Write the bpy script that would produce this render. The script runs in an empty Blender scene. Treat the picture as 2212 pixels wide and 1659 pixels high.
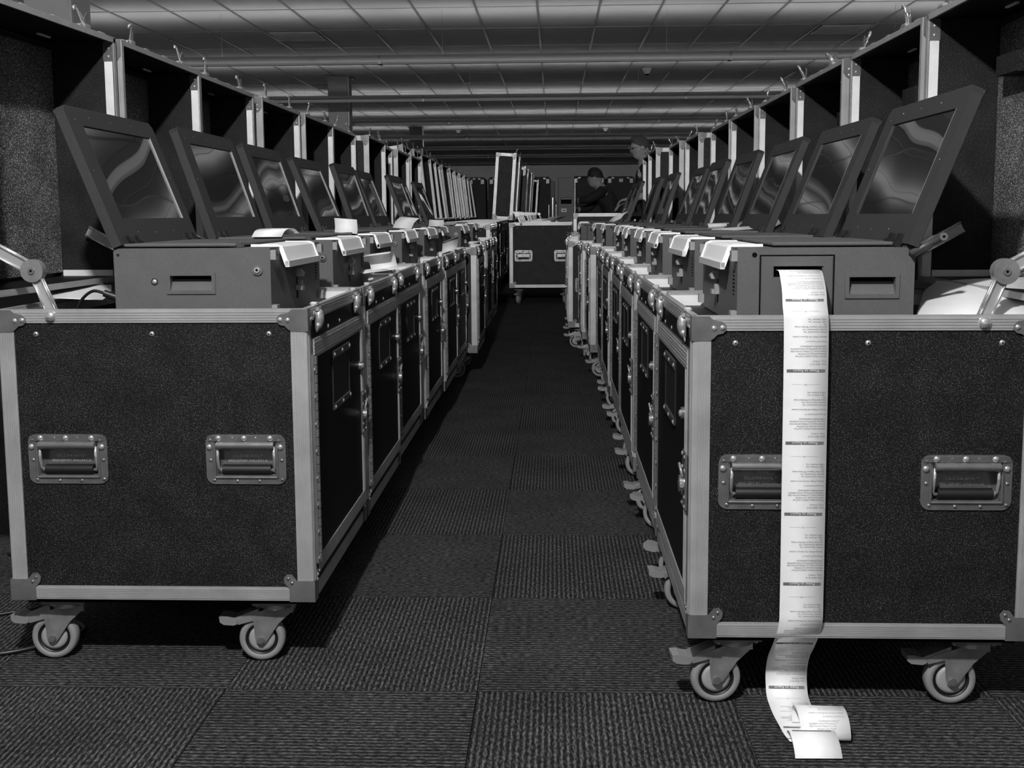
import bpy, math, random
from mathutils import Vector, Matrix
random.seed(7)
PI = math.pi
SC = bpy.context.scene
COL = SC.collection

# ------------------------------------------------------------------ camera
F_PX, PITCH, ROLL, CAM_H = 2320.0, math.radians(6.3), -0.0063, 0.985
YAW = math.atan((1197 - 1106) / F_PX * math.cos(PITCH))
fwd = Vector((-math.sin(YAW) * math.cos(PITCH), math.cos(YAW) * math.cos(PITCH), -math.sin(PITCH)))
r0 = Vector((math.cos(YAW), math.sin(YAW), 0)); u0 = r0.cross(fwd)
rgt = r0 * math.cos(ROLL) + u0 * math.sin(ROLL); upv = u0 * math.cos(ROLL) - r0 * math.sin(ROLL)
cam = bpy.data.cameras.new('camera'); camo = bpy.data.objects.new('camera', cam); COL.objects.link(camo)
camo.matrix_world = Matrix(((rgt.x, upv.x, -fwd.x, 0), (rgt.y, upv.y, -fwd.y, 0), (rgt.z, upv.z, -fwd.z, CAM_H), (0, 0, 0, 1)))
cam.sensor_width = 36.0; cam.lens = F_PX / 2212 * 36.0
cam.shift_y = -(829.5 - 719.0) / 2212.0
cam.clip_start = 0.05; cam.clip_end = 100
SC.camera = camo

# ------------------------------------------------------------------ world, key light, exposure
w = bpy.data.worlds.new('world'); SC.world = w; w.use_nodes = True
w.node_tree.nodes['Background'].inputs[0].default_value = (1, 1, 1, 1)
w.node_tree.nodes['Background'].inputs[1].default_value = 0.0012
KEY_POS, KEY_STR, KEY_R = (-0.37, 0.36, 2.42), 120.0, 0.05
ld = bpy.data.lights.new('work_light', 'POINT'); lo = bpy.data.objects.new('work_light', ld); COL.objects.link(lo)
lo.location = KEY_POS; ld.shadow_soft_size = KEY_R; ld.energy = 1.0; ld.use_nodes = True
_n = ld.node_tree.nodes; _e = [x for x in _n if x.type == 'EMISSION'][0]
_f = _n.new('ShaderNodeLightFalloff'); _f.inputs['Strength'].default_value = KEY_STR
ld.node_tree.links.new(_f.outputs['Linear'], _e.inputs['Strength'])
TUBE_STR = 5.5
SC.view_settings.view_transform = 'Standard'; SC.view_settings.look = 'None'
SC.view_settings.exposure = 0.0; SC.view_settings.gamma = 1.0; SC.view_settings.use_curve_mapping = False

# ------------------------------------------------------------------ materials
def mat(name, col, rough=.5, metal=0., spec=.5):
    m = bpy.data.materials.new(name); m.use_nodes = True
    b = m.node_tree.nodes['Principled BSDF']
    b.inputs['Base Color'].default_value = (col, col, col, 1); b.inputs['Roughness'].default_value = rough
    b.inputs['Metallic'].default_value = metal; b.inputs['Specular IOR Level'].default_value = spec
    return m
def nd(m, t, **k):
    n = m.node_tree.nodes.new(t)
    for a, v in k.items():
        if a.startswith('i_'): n.inputs[a[2:].replace('_', ' ')].default_value = v
        else: setattr(n, a, v)
    return n
def lk(m, a, b): m.node_tree.links.new(a, b)
def ramp(m, src, pts):
    r = nd(m, 'ShaderNodeValToRGB'); e = r.color_ramp.elements
    while len(e) < len(pts): e.new(.5)
    for i, (p, v) in enumerate(pts): e[i].position = p; e[i].color = (v, v, v, 1)
    lk(m, src, r.inputs[0]); return r
def bsdf(m): return m.node_tree.nodes['Principled BSDF']
def speck(name, base, fleck, scale, lo_, hi_, bump, rough=.5, spec=.4, cl=.7, ch=1.25):
    m = mat(name, base, rough, 0, spec)
    tc = nd(m, 'ShaderNodeTexCoord'); n1 = nd(m, 'ShaderNodeTexNoise', i_Scale=scale, i_Detail=2.0)
    n2 = nd(m, 'ShaderNodeTexNoise', i_Scale=scale * .03, i_Detail=3.0)
    lk(m, tc.outputs['Object'], n1.inputs['Vector']); lk(m, tc.outputs['Object'], n2.inputs['Vector'])
    r = ramp(m, n1.outputs[0], [(0, base * .6), (lo_, base), (hi_, fleck)])
    r2 = ramp(m, n2.outputs[0], [(.3, cl), (.7, ch)])
    mx = nd(m, 'ShaderNodeMix', data_type='RGBA', blend_type='MULTIPLY'); mx.inputs[0].default_value = 1
    lk(m, r.outputs[0], mx.inputs[6]); lk(m, r2.outputs[0], mx.inputs[7]); lk(m, mx.outputs[2], bsdf(m).inputs['Base Color'])
    bp = nd(m, 'ShaderNodeBump', i_Strength=bump, i_Distance=.001)
    lk(m, n1.outputs[0], bp.inputs['Height']); lk(m, bp.outputs[0], bsdf(m).inputs['Normal'])
    return m
def smudge(m, lo_, hi_, scale=9.0, rlo=None, rhi=None, sx=(1, 1, 1)):
    tc = nd(m, 'ShaderNodeTexCoord'); mp = nd(m, 'ShaderNodeMapping'); mp.inputs['Scale'].default_value = sx
    n = nd(m, 'ShaderNodeTexNoise', i_Scale=scale, i_Detail=4.0)
    lk(m, tc.outputs['Object'], mp.inputs[0]); lk(m, mp.outputs[0], n.inputs['Vector'])
    lk(m, ramp(m, n.outputs[0], [(.3, lo_), (.7, hi_)]).outputs[0], bsdf(m).inputs['Base Color'])
    if rlo is not None: lk(m, ramp(m, n.outputs[0], [(.3, rlo), (.7, rhi)]).outputs[0], bsdf(m).inputs['Roughness'])
    return m
M = {}
M['laminate'] = speck('black_speckled_laminate', .006, .085, 420, .52, .72, .4, .55, .22)
M['laminate_shaded'] = speck('black_laminate_shaded', .005, .02, 420, .50, .74, .15, .5, .12)  # same laminate; weak grazing light on aisle faces put into darker colour and flecks
M['foam'] = speck('dark_glitter_foam', .045, .65, 330, .52, .72, .8, .6, .3)
M['lidwall'] = speck('dark_lid_lining', .012, .07, 420, .52, .76, .3, .6, .15)
M['alu'] = smudge(mat('extruded_aluminium', .45, .40, .40), .36, .46, 14)
M['alu_in'] = smudge(mat('satin_aluminium', .7, .5, .2), .68, .82, 20)
M['bracket'] = smudge(mat('zinc_bracket', .2, .35, .4), .13, .19, 22, .3, .42)
M['chrome'] = mat('polished_chrome', .80, .18, .8)
M['nickel'] = smudge(mat('nickel_plate', .3, .25, .75), .27, .33, 30, .2, .28)
M['steel'] = smudge(mat('galvanised_steel', .3, .35, .5), .20, .34, 25)
M['plastic'] = speck('charcoal_powder_coat', .092, .112, 700, .4, .7, .25, .55, .3, .95, 1.05)
M['plastic_dark'] = mat('dark_plastic', .05, .45)
M['bezel'] = speck('screen_bezel_coat', .034, .042, 700, .4, .7, .2, .5, .3, .95, 1.05)
M['black'] = mat('black_rubber', .006, .5)
M['void'] = mat('black_recess', .003, .9, 0, .1)
M['tyre'] = mat('grey_rubber_tread', .22, .55)
M['hub'] = mat('grey_nylon_hub', .30, .5)
M['pedal'] = mat('light_grey_pedal', .20, .5)
M['tray'] = mat('white_plastic_tray', .92, .35)
M['tray_rim'] = mat('grey_plastic_tray_rim', .6, .4)
M['tab'] = mat('grey_plastic_tab', .26, .5)
M['paper'] = smudge(mat('thermal_paper', .8, .6), .77, .82, 30)
M['sheet'] = smudge(mat('grey_tone_sheet', .4, .6), .36, .44, 20)
M['ink'] = mat('faded_thermal_ink', .20, .7)
M['band'] = mat('printed_band', .13, .7)
M['emboss'] = mat('embossed_letter', .75, .35, .6)
M['cord'] = mat('black_cord', .012, .4)
M['pillar'] = smudge(mat('painted_pillar', .3, .6), .27, .32, 3)
M['wall'] = smudge(mat('painted_wall', .45, .7), .42, .48, 2)
M['grid'] = mat('ceiling_grid_metal', .30, .35, .3)
M['fixture'] = mat('painted_fixture', .5, .6)
M['skin'] = smudge(mat('skin', .30, .5), .26, .34, 20)
M['hair'] = mat('short_hair', .05, .7)
M['shirt'] = mat('black_shirt', .008, .8)
M['trouser'] = mat('dark_trousers', .015, .8)
M['cap'] = mat('black_cap', .009, .7)
M['glasses'] = mat('wire_glasses', .25, .3, .8)
M['logo'] = mat('white_logo_thread', .4, .7)
M['label'] = mat('white_label', .55, .5)
M['detector'] = mat('white_detector', .5, .5)
# tile of the suspended ceiling
m = mat('ceiling_tile', .62, .8); n = nd(m, 'ShaderNodeTexNoise', i_Scale=260.0); tc = nd(m, 'ShaderNodeTexCoord')
lk(m, tc.outputs['Object'], n.inputs['Vector']); lk(m, ramp(m, n.outputs[0], [(.35, .55), (.65, .66)]).outputs[0], bsdf(m).inputs['Base Color'])
M['tile'] = m
# screen glass, slightly wavy protective film
m = mat('wavy_screen_glass', .010, .035, 0, .9); tc = nd(m, 'ShaderNodeTexCoord'); n = nd(m, 'ShaderNodeTexNoise', i_Scale=3.2, i_Detail=0.0)
oi = nd(m, 'ShaderNodeObjectInfo'); mp = nd(m, 'ShaderNodeVectorMath', operation='ADD'); sc_ = nd(m, 'ShaderNodeMath', operation='MULTIPLY'); sc_.inputs[1].default_value = 30
lk(m, oi.outputs['Random'], sc_.inputs[0]); lk(m, tc.outputs['Object'], mp.inputs[0]); lk(m, sc_.outputs[0], mp.inputs[1]); lk(m, mp.outputs[0], n.inputs['Vector'])
bp = nd(m, 'ShaderNodeBump', i_Strength=.35, i_Distance=.010); lk(m, n.outputs[0], bp.inputs['Height']); lk(m, bp.outputs[0], bsdf(m).inputs['Normal'])
bsdf(m).inputs['Coat Weight'].default_value = 1.0; bsdf(m).inputs['Coat Roughness'].default_value = .02
lk(m, bp.outputs[0], bsdf(m).inputs['Coat Normal'])
M['glass'] = m
# ribbed carpet, ribs along one axis
def carpet(name, axis):
    m = mat(name, .03, .95, 0, .15)
    g = nd(m, 'ShaderNodeNewGeometry'); s = nd(m, 'ShaderNodeSeparateXYZ'); lk(m, g.outputs['Position'], s.inputs[0])
    across, along = (s.outputs['Y'], s.outputs['X']) if axis == 'x' else (s.outputs['X'], s.outputs['Y'])
    mu = nd(m, 'ShaderNodeMath', operation='MULTIPLY'); mu.inputs[1].default_value = 2 * PI / .0118; lk(m, across, mu.inputs[0])
    wob = nd(m, 'ShaderNodeTexNoise', i_Scale=70.0, i_Detail=2.0); lk(m, g.outputs['Position'], wob.inputs['Vector'])
    wm = nd(m, 'ShaderNodeMath', operation='MULTIPLY_ADD'); lk(m, wob.outputs[0], wm.inputs[0]); wm.inputs[1].default_value = 1.5; lk(m, mu.outputs[0], wm.inputs[2])
    si = nd(m, 'ShaderNodeMath', operation='SINE'); lk(m, wm.outputs[0], si.inputs[0])
    c1 = nd(m, 'ShaderNodeCombineXYZ'); a1 = nd(m, 'ShaderNodeMath', operation='MULTIPLY'); a1.inputs[1].default_value = 260; lk(m, across, a1.inputs[0])
    a2 = nd(m, 'ShaderNodeMath', operation='MULTIPLY'); a2.inputs[1].default_value = 75; lk(m, along, a2.inputs[0])
    lk(m, a1.outputs[0], c1.inputs[0]); lk(m, a2.outputs[0], c1.inputs[1])
    n1 = nd(m, 'ShaderNodeTexNoise', i_Scale=1.0, i_Detail=3.0); lk(m, c1.outputs[0], n1.inputs['Vector'])
    n2 = nd(m, 'ShaderNodeTexNoise', i_Scale=420.0, i_Detail=1.0); lk(m, g.outputs['Position'], n2.inputs['Vector'])
    n3 = nd(m, 'ShaderNodeTexNoise', i_Scale=4.0, i_Detail=2.0); lk(m, g.outputs['Position'], n3.inputs['Vector'])
    ad = nd(m, 'ShaderNodeMath', operation='MULTIPLY_ADD'); lk(m, si.outputs[0], ad.inputs[0]); ad.inputs[1].default_value = .13; lk(m, n1.outputs[0], ad.inputs[2])
    ad2 = nd(m, 'ShaderNodeMath', operation='MULTIPLY_ADD'); lk(m, n2.outputs[0], ad2.inputs[0]); ad2.inputs[1].default_value = .45; lk(m, ad.outputs[0], ad2.inputs[2])
    r = ramp(m, ad2.outputs[0], [(.45, .002), (.72, .020), (1.0, .125)])
    r3 = ramp(m, n3.outputs[0], [(.3, .8), (.7, 1.15)])
    mx = nd(m, 'ShaderNodeMix', data_type='RGBA', blend_type='MULTIPLY'); mx.inputs[0].default_value = 1
    lk(m, r.outputs[0], mx.inputs[6]); lk(m, r3.outputs[0], mx.inputs[7]); lk(m, mx.outputs[2], bsdf(m).inputs['Base Color'])
    bp = nd(m, 'ShaderNodeBump', i_Strength=.6, i_Distance=.003); lk(m, ad2.outputs[0], bp.inputs['Height']); lk(m, bp.outputs[0], bsdf(m).inputs['Normal'])
    return m
M['carpet_x'] = carpet('carpet_ribs_across', 'x'); M['carpet_y'] = carpet('carpet_ribs_along', 'y')
m = mat('fluorescent_tube', .8); b = bsdf(m); b.inputs['Emission Color'].default_value = (1, 1, 1, 1); b.inputs['Emission Strength'].default_value = TUBE_STR
M['tube'] = m

# ------------------------------------------------------------------ mesh building
class MB:
    def __init__(s): s.v = []; s.f = []; s.mi = []; s.sm = []; s.ms = []; s.ch = []
    def m(s, k):
        if k not in s.ms: s.ms.append(k)
        return s.ms.index(k)
    def add(s, vs, fs, k, smooth=False):
        b = len(s.v); s.v += [tuple(p) for p in vs]; i = s.m(k); s.ch.append((b, len(s.v), len(s.f), len(s.f) + len(fs)))
        for f in fs: s.f.append(tuple(b + q for q in f)); s.mi.append(i); s.sm.append(smooth)
        return s
    def box(s, a, b, k, bev=0):
        x0, y0, z0 = (min(a[i], b[i]) for i in range(3)); x1, y1, z1 = (max(a[i], b[i]) for i in range(3))
        if not bev:
            return s.add([(x0, y0, z0), (x1, y0, z0), (x1, y1, z0), (x0, y1, z0), (x0, y0, z1), (x1, y0, z1), (x1, y1, z1), (x0, y1, z1)],
                         [(0, 3, 2, 1), (4, 5, 6, 7), (0, 1, 5, 4), (1, 2, 6, 5), (2, 3, 7, 6), (3, 0, 4, 7)], k)
        # chamfered box: octagon rings
        d = bev; ring = lambda z, i: [(x0 + i + d, y0 + i, z), (x1 - i - d, y0 + i, z), (x1 - i, y0 + i + d, z), (x1 - i, y1 - i - d, z), (x1 - i - d, y1 - i, z), (x0 + i + d, y1 - i, z), (x0 + i, y1 - i - d, z), (x0 + i, y0 + i + d, z)]
        V = ring(z0, d * .7) + ring(z0 + d, 0) + ring(z1 - d, 0) + ring(z1, d * .7); Fs = [tuple(range(7, -1, -1)), tuple(range(24, 32))]
        for r in range(3):
            for i in range(8): j = (i + 1) % 8; Fs.append((r * 8 + i, r * 8 + j, r * 8 + 8 + j, r * 8 + 8 + i))
        return s.add(V, Fs, k)
    def prism(s, poly, ax, a, b, k):
        # poly in the two axes other than ax, in cyclic order
        def P(p, t): return {'x': (t, p[0], p[1]), 'y': (p[0], t, p[1]), 'z': (p[0], p[1], t)}[ax]
        n = len(poly); V = [P(p, a) for p in poly] + [P(p, b) for p in poly]
        Fs = [tuple(range(n)), tuple(range(2 * n - 1, n - 1, -1))] + [(i, n + i, n + (i + 1) % n, (i + 1) % n) for i in range(n)]
        return s.add(V, Fs, k)
    def cyl(s, p0, p1, r, k, n=16, r1=None, caps=True):
        p0 = Vector(p0); p1 = Vector(p1); r1 = r if r1 is None else r1; d = (p1 - p0).normalized()
        a = d.orthogonal().normalized(); b = d.cross(a)
        c = [(math.cos(2 * PI * i / n), math.sin(2 * PI * i / n)) for i in range(n)]
        V = [p0 + (a * x + b * y) * r for x, y in c] + [p1 + (a * x + b * y) * r1 for x, y in c]
        s.add(V, [(i, (i + 1) % n, n + (i + 1) % n, n + i) for i in range(n)], k, True)
        if caps: s.add(V[:n], [tuple(range(n - 1, -1, -1))], k); s.add(V[n:], [tuple(range(n))], k)
        return s
    def dome(s, c, nrm, r, k, h=.6, n=10):
        c = Vector(c); d = Vector(nrm).normalized(); a = d.orthogonal().normalized(); b = d.cross(a); V = []; Fs = []
        R = 3
        for j in range(R):
            t = j / R * PI / 2
            for i in range(n):
                q = 2 * PI * i / n; V.append(c + (a * math.cos(q) + b * math.sin(q)) * r * math.cos(t) + d * r * h * math.sin(t))
        V.append(c + d * r * h)
        for j in range(R - 1):
            for i in range(n): Fs.append((j * n + i, j * n + (i + 1) % n, (j + 1) * n + (i + 1) % n, (j + 1) * n + i))
        for i in range(n): Fs.append(((R - 1) * n + i, (R - 1) * n + (i + 1) % n, R * n))
        return s.add(V, Fs, k, True)
    def lathe(s, c, ax, prof, k, n=28):
        # prof: (radius, offset along ax)
        c = Vector(c); d = Vector(ax).normalized(); a = d.orthogonal().normalized(); b = d.cross(a); V = []; Fs = []
        for r, t in prof:
            for i in range(n):
                q = 2 * PI * i / n; V.append(c + (a * math.cos(q) + b * math.sin(q)) * r + d * t)
        m_ = len(prof)
        for j in range(m_ - 1):
            for i in range(n): Fs.append((j * n + i, j * n + (i + 1) % n, (j + 1) * n + (i + 1) % n, (j + 1) * n + i))
        return s.add(V, Fs, k, True)
    def tube(s, pts, r, k, n=8):
        P = [Vector(p) for p in pts]; V = []; Fs = []; a = None
        for i, p in enumerate(P):
            d = (P[min(i + 1, len(P) - 1)] - P[max(i - 1, 0)]).normalized()
            a = d.orthogonal().normalized() if a is None else (a - d * a.dot(d)).normalized(); b = d.cross(a)
            V += [p + (a * math.cos(2 * PI * j / n) + b * math.sin(2 * PI * j / n)) * r for j in range(n)]
        for i in range(len(P) - 1):
            for j in range(n): Fs.append((i * n + j, i * n + (j + 1) % n, (i + 1) * n + (j + 1) % n, (i + 1) * n + j))
        Fs.append(tuple(range(n - 1, -1, -1))); Fs.append(tuple(range(len(P) * n - n, len(P) * n)))
        return s.add(V, Fs, k, True)
    def ribbed(s, a, b, axis, faces, k, nr=4, hgt=.0011):
        """extruded edge bar: plain box with raised ribs running along `axis` on the given outer faces"""
        s.box(a, b, k)
        lo_ = [min(a[i], b[i]) for i in range(3)]; hi_ = [max(a[i], b[i]) for i in range(3)]; ai = 'xyz'.index(axis)
        for fc in faces:
            sg = 1 if fc[0] == '+' else -1; fi = 'xyz'.index(fc[1]); ci = 3 - ai - fi; wd = hi_[ci] - lo_[ci]
            for j in range(nr):
                c0 = lo_[ci] + wd * (.12 + .76 * (j + .5) / nr - .06); c1 = c0 + wd * .11
                p = lo_[:]; q = hi_[:]; p[ci] = c0; q[ci] = c1
                if sg > 0: p[fi] = hi_[fi]; q[fi] = hi_[fi] + hgt
                else: q[fi] = lo_[fi]; p[fi] = lo_[fi] - hgt
                s.box(p, q, k)
        return s
    def mesh(s, name):
        me = bpy.data.meshes.new(name); me.from_pydata(s.v, [], s.f)
        for k in s.ms: me.materials.append(M[k])
        me.polygons.foreach_set('material_index', s.mi); me.polygons.foreach_set('use_smooth', s.sm)
        me.validate(); me.update(); return me
def grid_plate(mb, xs, zs, holes, y0, y1, k):
    """plate in xz with rectangular holes (cells listed in holes)"""
    for i in range(len(xs) - 1):
        for j in range(len(zs) - 1):
            if (i, j) not in holes: mb.box((xs[i], y0, zs[j]), (xs[i + 1], y1, zs[j + 1]), k)

# template tree: T(name, meshbuilder or None, children, loc, rot)
def split(name, mb, label=None):
    """one template part for each separate cluster of the primitives in mb"""
    ch = mb.ch; n = len(ch); par = list(range(n))
    def fd(a):
        while par[a] != a: a = par[a]
        return a
    bb = []
    for v0, v1, f0, f1 in ch:
        V = mb.v[v0:v1]; bb.append(([min(p[i] for p in V) for i in range(3)], [max(p[i] for p in V) for i in range(3)]))
    for a in range(n):
        for b in range(a):
            if all(bb[a][0][i] - .0035 <= bb[b][1][i] and bb[b][0][i] - .0035 <= bb[a][1][i] for i in range(3)): par[fd(a)] = fd(b)
    out = []
    for r in sorted(set(fd(a) for a in range(n))):
        m2 = MB()
        for a in range(n):
            if fd(a) == r:
                v0, v1, f0, f1 = ch[a]; b = len(m2.v); m2.v += mb.v[v0:v1]
                for f in range(f0, f1): m2.f.append(tuple(q - v0 + b for q in mb.f[f])); m2.mi.append(m2.m(mb.ms[mb.mi[f]])); m2.sm.append(mb.sm[f])
        out.append(T(name, m2, label=label))
    return out
class T:
    kind = None
    def stuff(s): s.kind = 'stuff'; return s
    def __init__(s, name, mb=None, kids=None, loc=(0, 0, 0), rot=(0, 0, 0), label=None):
        s.name = name; s.me = mb.mesh(name) if isinstance(mb, MB) else mb; s.kids = kids or []; s.loc = loc; s.rot = rot; s.label = label
    def at(s, loc=(0, 0, 0), rot=(0, 0, 0)):
        t = T(s.name, s.me, s.kids, loc, rot, s.label); t.kind = s.kind; return t
def tag(o, label=None, cat=None, group=None, kind=None):
    for k_, v_ in (('label', label), ('category', cat), ('group', group), ('kind', kind)):
        if v_: o[k_] = v_
    return o
def place(t, parent=None, loc=None, rot=None, scale=None, name=None):
    o = bpy.data.objects.new(name or t.name, t.me); COL.objects.link(o)
    o.location = t.loc if loc is None else loc; o.rotation_euler = t.rot if rot is None else rot
    if scale: o.scale = scale
    if parent: o.parent = parent
    if t.label and parent: o['label'] = t.label
    if t.kind: o['kind'] = t.kind
    for k_ in t.kids: place(k_, o)
    return o
def single(name, mb, label=None, cat=None, group=None, loc=(0, 0, 0), rot=(0, 0, 0), parent=None, kind=None):
    o = bpy.data.objects.new(name, mb.mesh(name) if isinstance(mb, MB) else mb); COL.objects.link(o); o.location = loc; o.rotation_euler = rot
    if parent: o.parent = parent
    return tag(o, label, cat, group, kind)

# ------------------------------------------------------------------ floor
TX, TY, FX0, FY0 = .527, .549, -.160, 2.132
fl = MB().box((-9, -3, -.10), (9, 36, -.008), 'carpet_x'); floor = single('floor', fl, kind='structure')
tA = MB().box((.0008, .0008, -.008), (TX - .0008, TY - .0008, 0), 'carpet_x').mesh('carpet_tile')
tB = MB().box((.0008, .0008, -.008), (TX - .0008, TY - .0008, 0), 'carpet_y').mesh('carpet_tile')
cells = [(i, j) for j in range(-2, 34) for i in range(-12, 13)]
def vis(i, j):
    x = FX0 + (i + .5) * TX; y = FY0 + (j + .5) * TY
    return (y > .8) and abs(x - (-.04 * y)) < .52 * y + .4
cells.sort(key=lambda c: math.hypot((FX0 + (c[0] + .5) * TX) * 1.2, FY0 + (c[1] + .5) * TY) + (0 if vis(*c) else 100))
near, rest = cells[:290], cells[290:]
for i, j in near:
    o = bpy.data.objects.new('carpet_tile', tB if (i + j) % 2 else tA); COL.objects.link(o); o.location = (FX0 + i * TX, FY0 + j * TY, random.uniform(-.0003, 0)); o.parent = floor
fm = MB()
for i, j in rest: x, y = FX0 + i * TX, FY0 + j * TY; fm.box((x + .0008, y + .0008, -.008), (x + TX - .0008, y + TY - .0008, 0), 'carpet_y' if (i + j) % 2 else 'carpet_x')
single('carpet_tiles', fm, parent=floor, kind='stuff')

# ------------------------------------------------------------------ room shell
CZ = 3.039
ceil = single('ceiling', MB().box((-9, -3, CZ + .05), (9, 36, CZ + .12), 'tile'), kind='structure')
single('wall_back', MB().box((-9, 34.2, 0), (9, 34.5, CZ + .05), 'wall'), kind='structure')
single('wall_left', MB().box((-9.2, -3, 0), (-9, 36, CZ + .05), 'wall'), kind='structure')
single('wall_right', MB().box((9, -3, 0), (9.2, 36, CZ + .05), 'wall'), kind='structure')
single('wall_front', MB().box((-9, -3.2, 0), (9, -3, CZ + .05), 'wall'), kind='structure')
CX0, CY0, CW, CD = -.154 - .6172 * 15, 10.974 - 1.2344 * 7, .6172, 1.2344     # the grid measured from the photograph
ctile = MB().box((.012, .012, 0), (CW - .012, CD - .012, .012), 'tile').mesh('ceiling_tile')
cc = [(i, j) for i in range(0, 30) for j in range(0, 27)]
def cvis(i, j):
    x = CX0 + (i + .5) * CW; y = CY0 + (j + .5) * CD
    return y > 9.6 and -.50 * y < x < .40 * y
cc = [c for c in cc if CX0 + (c[0] + 1) * CW < 9 and CX0 + c[0] * CW > -9 and CY0 + (c[1] + 1) * CD < 34.2 and CY0 + c[1] * CD > -3]
cc.sort(key=lambda c: CY0 + c[1] * CD + (0 if cvis(*c) else 100))
for i, j in cc[:290]:
    o = bpy.data.objects.new('ceiling_tile', ctile); COL.objects.link(o); o.location = (CX0 + i * CW, CY0 + j * CD, CZ + random.uniform(.001, .004)); o.parent = ceil
cm = MB()
for i, j in cc[290:]: x, y = CX0 + i * CW, CY0 + j * CD; cm.box((x + .012, y + .012, CZ + .003), (x + CW - .012, y + CD - .012, CZ + .015), 'tile')
single('ceiling_tiles', cm, parent=ceil, kind='stuff')
for i in range(30):
    x = CX0 + i * CW
    if -9 < x < 9: single('grid_bar', MB().box((x - .012, -3, CZ - .004), (x + .012, 34.2, CZ + .001), 'grid'), parent=ceil)
for j in range(32):
    y = CY0 + j * CD
    if -3 < y < 34.2: single('grid_bar', MB().box((-9, y - .010, CZ - .001), (9, y + .010, CZ + .0015), 'grid'), parent=ceil)
# air grilles set in the ceiling
for n_, (x, y) in enumerate([(CX0 + 10 * CW, CY0 + 8 * CD), (CX0 + 20 * CW, CY0 + 8 * CD), (CX0 + 9 * CW, CY0 + 12 * CD), (CX0 + 22 * CW, CY0 + 9 * CD)]):
    mb = MB().box((.03, .03, -.006), (CW - .03, CD * .5, 0), 'steel')
    for q in range(9): mb.box((.05, .06 + q * .058, -.012), (CW - .05, .085 + q * .058, -.006), 'wall')
    lab = ['slatted air grille in the ceiling above the left row, nearest of the grilles', 'slatted air grille in the ceiling just before the nearest light strip, right of centre',
           'slatted air grille in the ceiling beside the nearer pillar', 'slatted air grille in the ceiling above the right row, near the frame edge'][n_]
    single('air_grille', mb, lab, 'vent', 'air grilles in the ceiling', (x, y, CZ - .004))
# suspended linear uplights
orders = ['nearest', 'second', 'third', 'fourth', 'fifth', 'sixth', 'seventh']
for q in range(-3, 7):
    Y = 11.1 + 3.66 * q
    prof = [(-.062, .085), (-.062, .055), (-.048, .018), (-.022, .0), (.022, .0), (.048, .018), (.062, .055), (.062, .085), (.050, .085), (.045, .035), (-.045, .035), (-.050, .085)]
    root = bpy.data.objects.new('linear_uplight', None); COL.objects.link(root); root.location = (0, Y, 2.508)
    wq = orders[q] if q >= 0 else None
    tag(root, (f'{wq} long pale light strip hung across the hall below the ceiling, counted from the camera' if wq else
               ['long pale light strip behind the camera', 'long pale light strip above the front of the rows, out of frame', 'second long pale light strip overhead, out of frame'][q]), 'ceiling light', 'long light strips hung across the hall')
    for h in range(5):
        x0 = -8.8 + h * 3.53
        single('housing', MB().prism(prof, 'x', x0, x0 + 3.52, 'fixture').box((x0 + 3.50, -.064, -.003), (x0 + 3.53, .064, .083), 'grid'), parent=root)
        if q <= 5: single('tube', MB().box((x0 + .05, -.035, .062), (x0 + 3.47, .035, .083), 'tube'), parent=root)
    for h in range(8):
        x0 = -7.9 + h * 2.26
        single('wire', MB().cyl((x0, 0, .04), (x0, 0, CZ - 2.512), .0012, 'steel', 6), parent=root)
# pillars
for n_, (x, y) in enumerate([(-3.2, 7.0), (-3.2, 16.3), (-3.23, 25.6)]):
    mb = MB().box((-.15, -.15, 0), (.15, .15, CZ - .001 - .003), 'pillar', .012)
    o = single('pillar', mb, ['square painted pillar at the top left, partly hidden by the nearest lids', 'square painted pillar behind the left row, the nearer of the two seen whole',
              'square painted pillar behind the left row, the farther of the two seen whole'][n_], 'pillar', 'pillars behind the left row', (x, y, 0))
    single('corner_guard', MB().box((.150, -.16, 0), (.168, -.13, CZ - .012), 'alu').box((.150, -.13, 0), (.155, .15, CZ - .012), 'pillar'), parent=o)
    single('pillar_collar', MB().box((-.18, -.18, CZ - .018), (.19, .18, CZ - .005), 'grid'), parent=o)
# detectors
for n_, (x, y) in enumerate([(1.33, 15.6), (1.25, 26.2), (-2.3, 26.4)]):
    mb = MB().box((-.065, -.065, -.035), (.065, .065, 0), 'detector', .01).cyl((0, 0, -.035), (0, 0, -.085), .055, 'detector', 16, .035).dome((0, 0, -.085), (0, 0, -1), .034, 'void')
    single('ceiling_detector', mb, ['square white detector under the ceiling left of the tall man', 'small detector under the ceiling above the man with glasses', 'small detector under the ceiling right of the farther pillar'][n_],
           'detector', 'detectors on the ceiling', (x, y, CZ - .004))

# ------------------------------------------------------------------ the road case
HX, HY, ZB, ZT = .3325, .32, .157, .791
def rivet(mb, x, y, z, nrm, r=.0055, k='chrome'): mb.dome((x, y, z), nrm, r, k, .6, 8)
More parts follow.
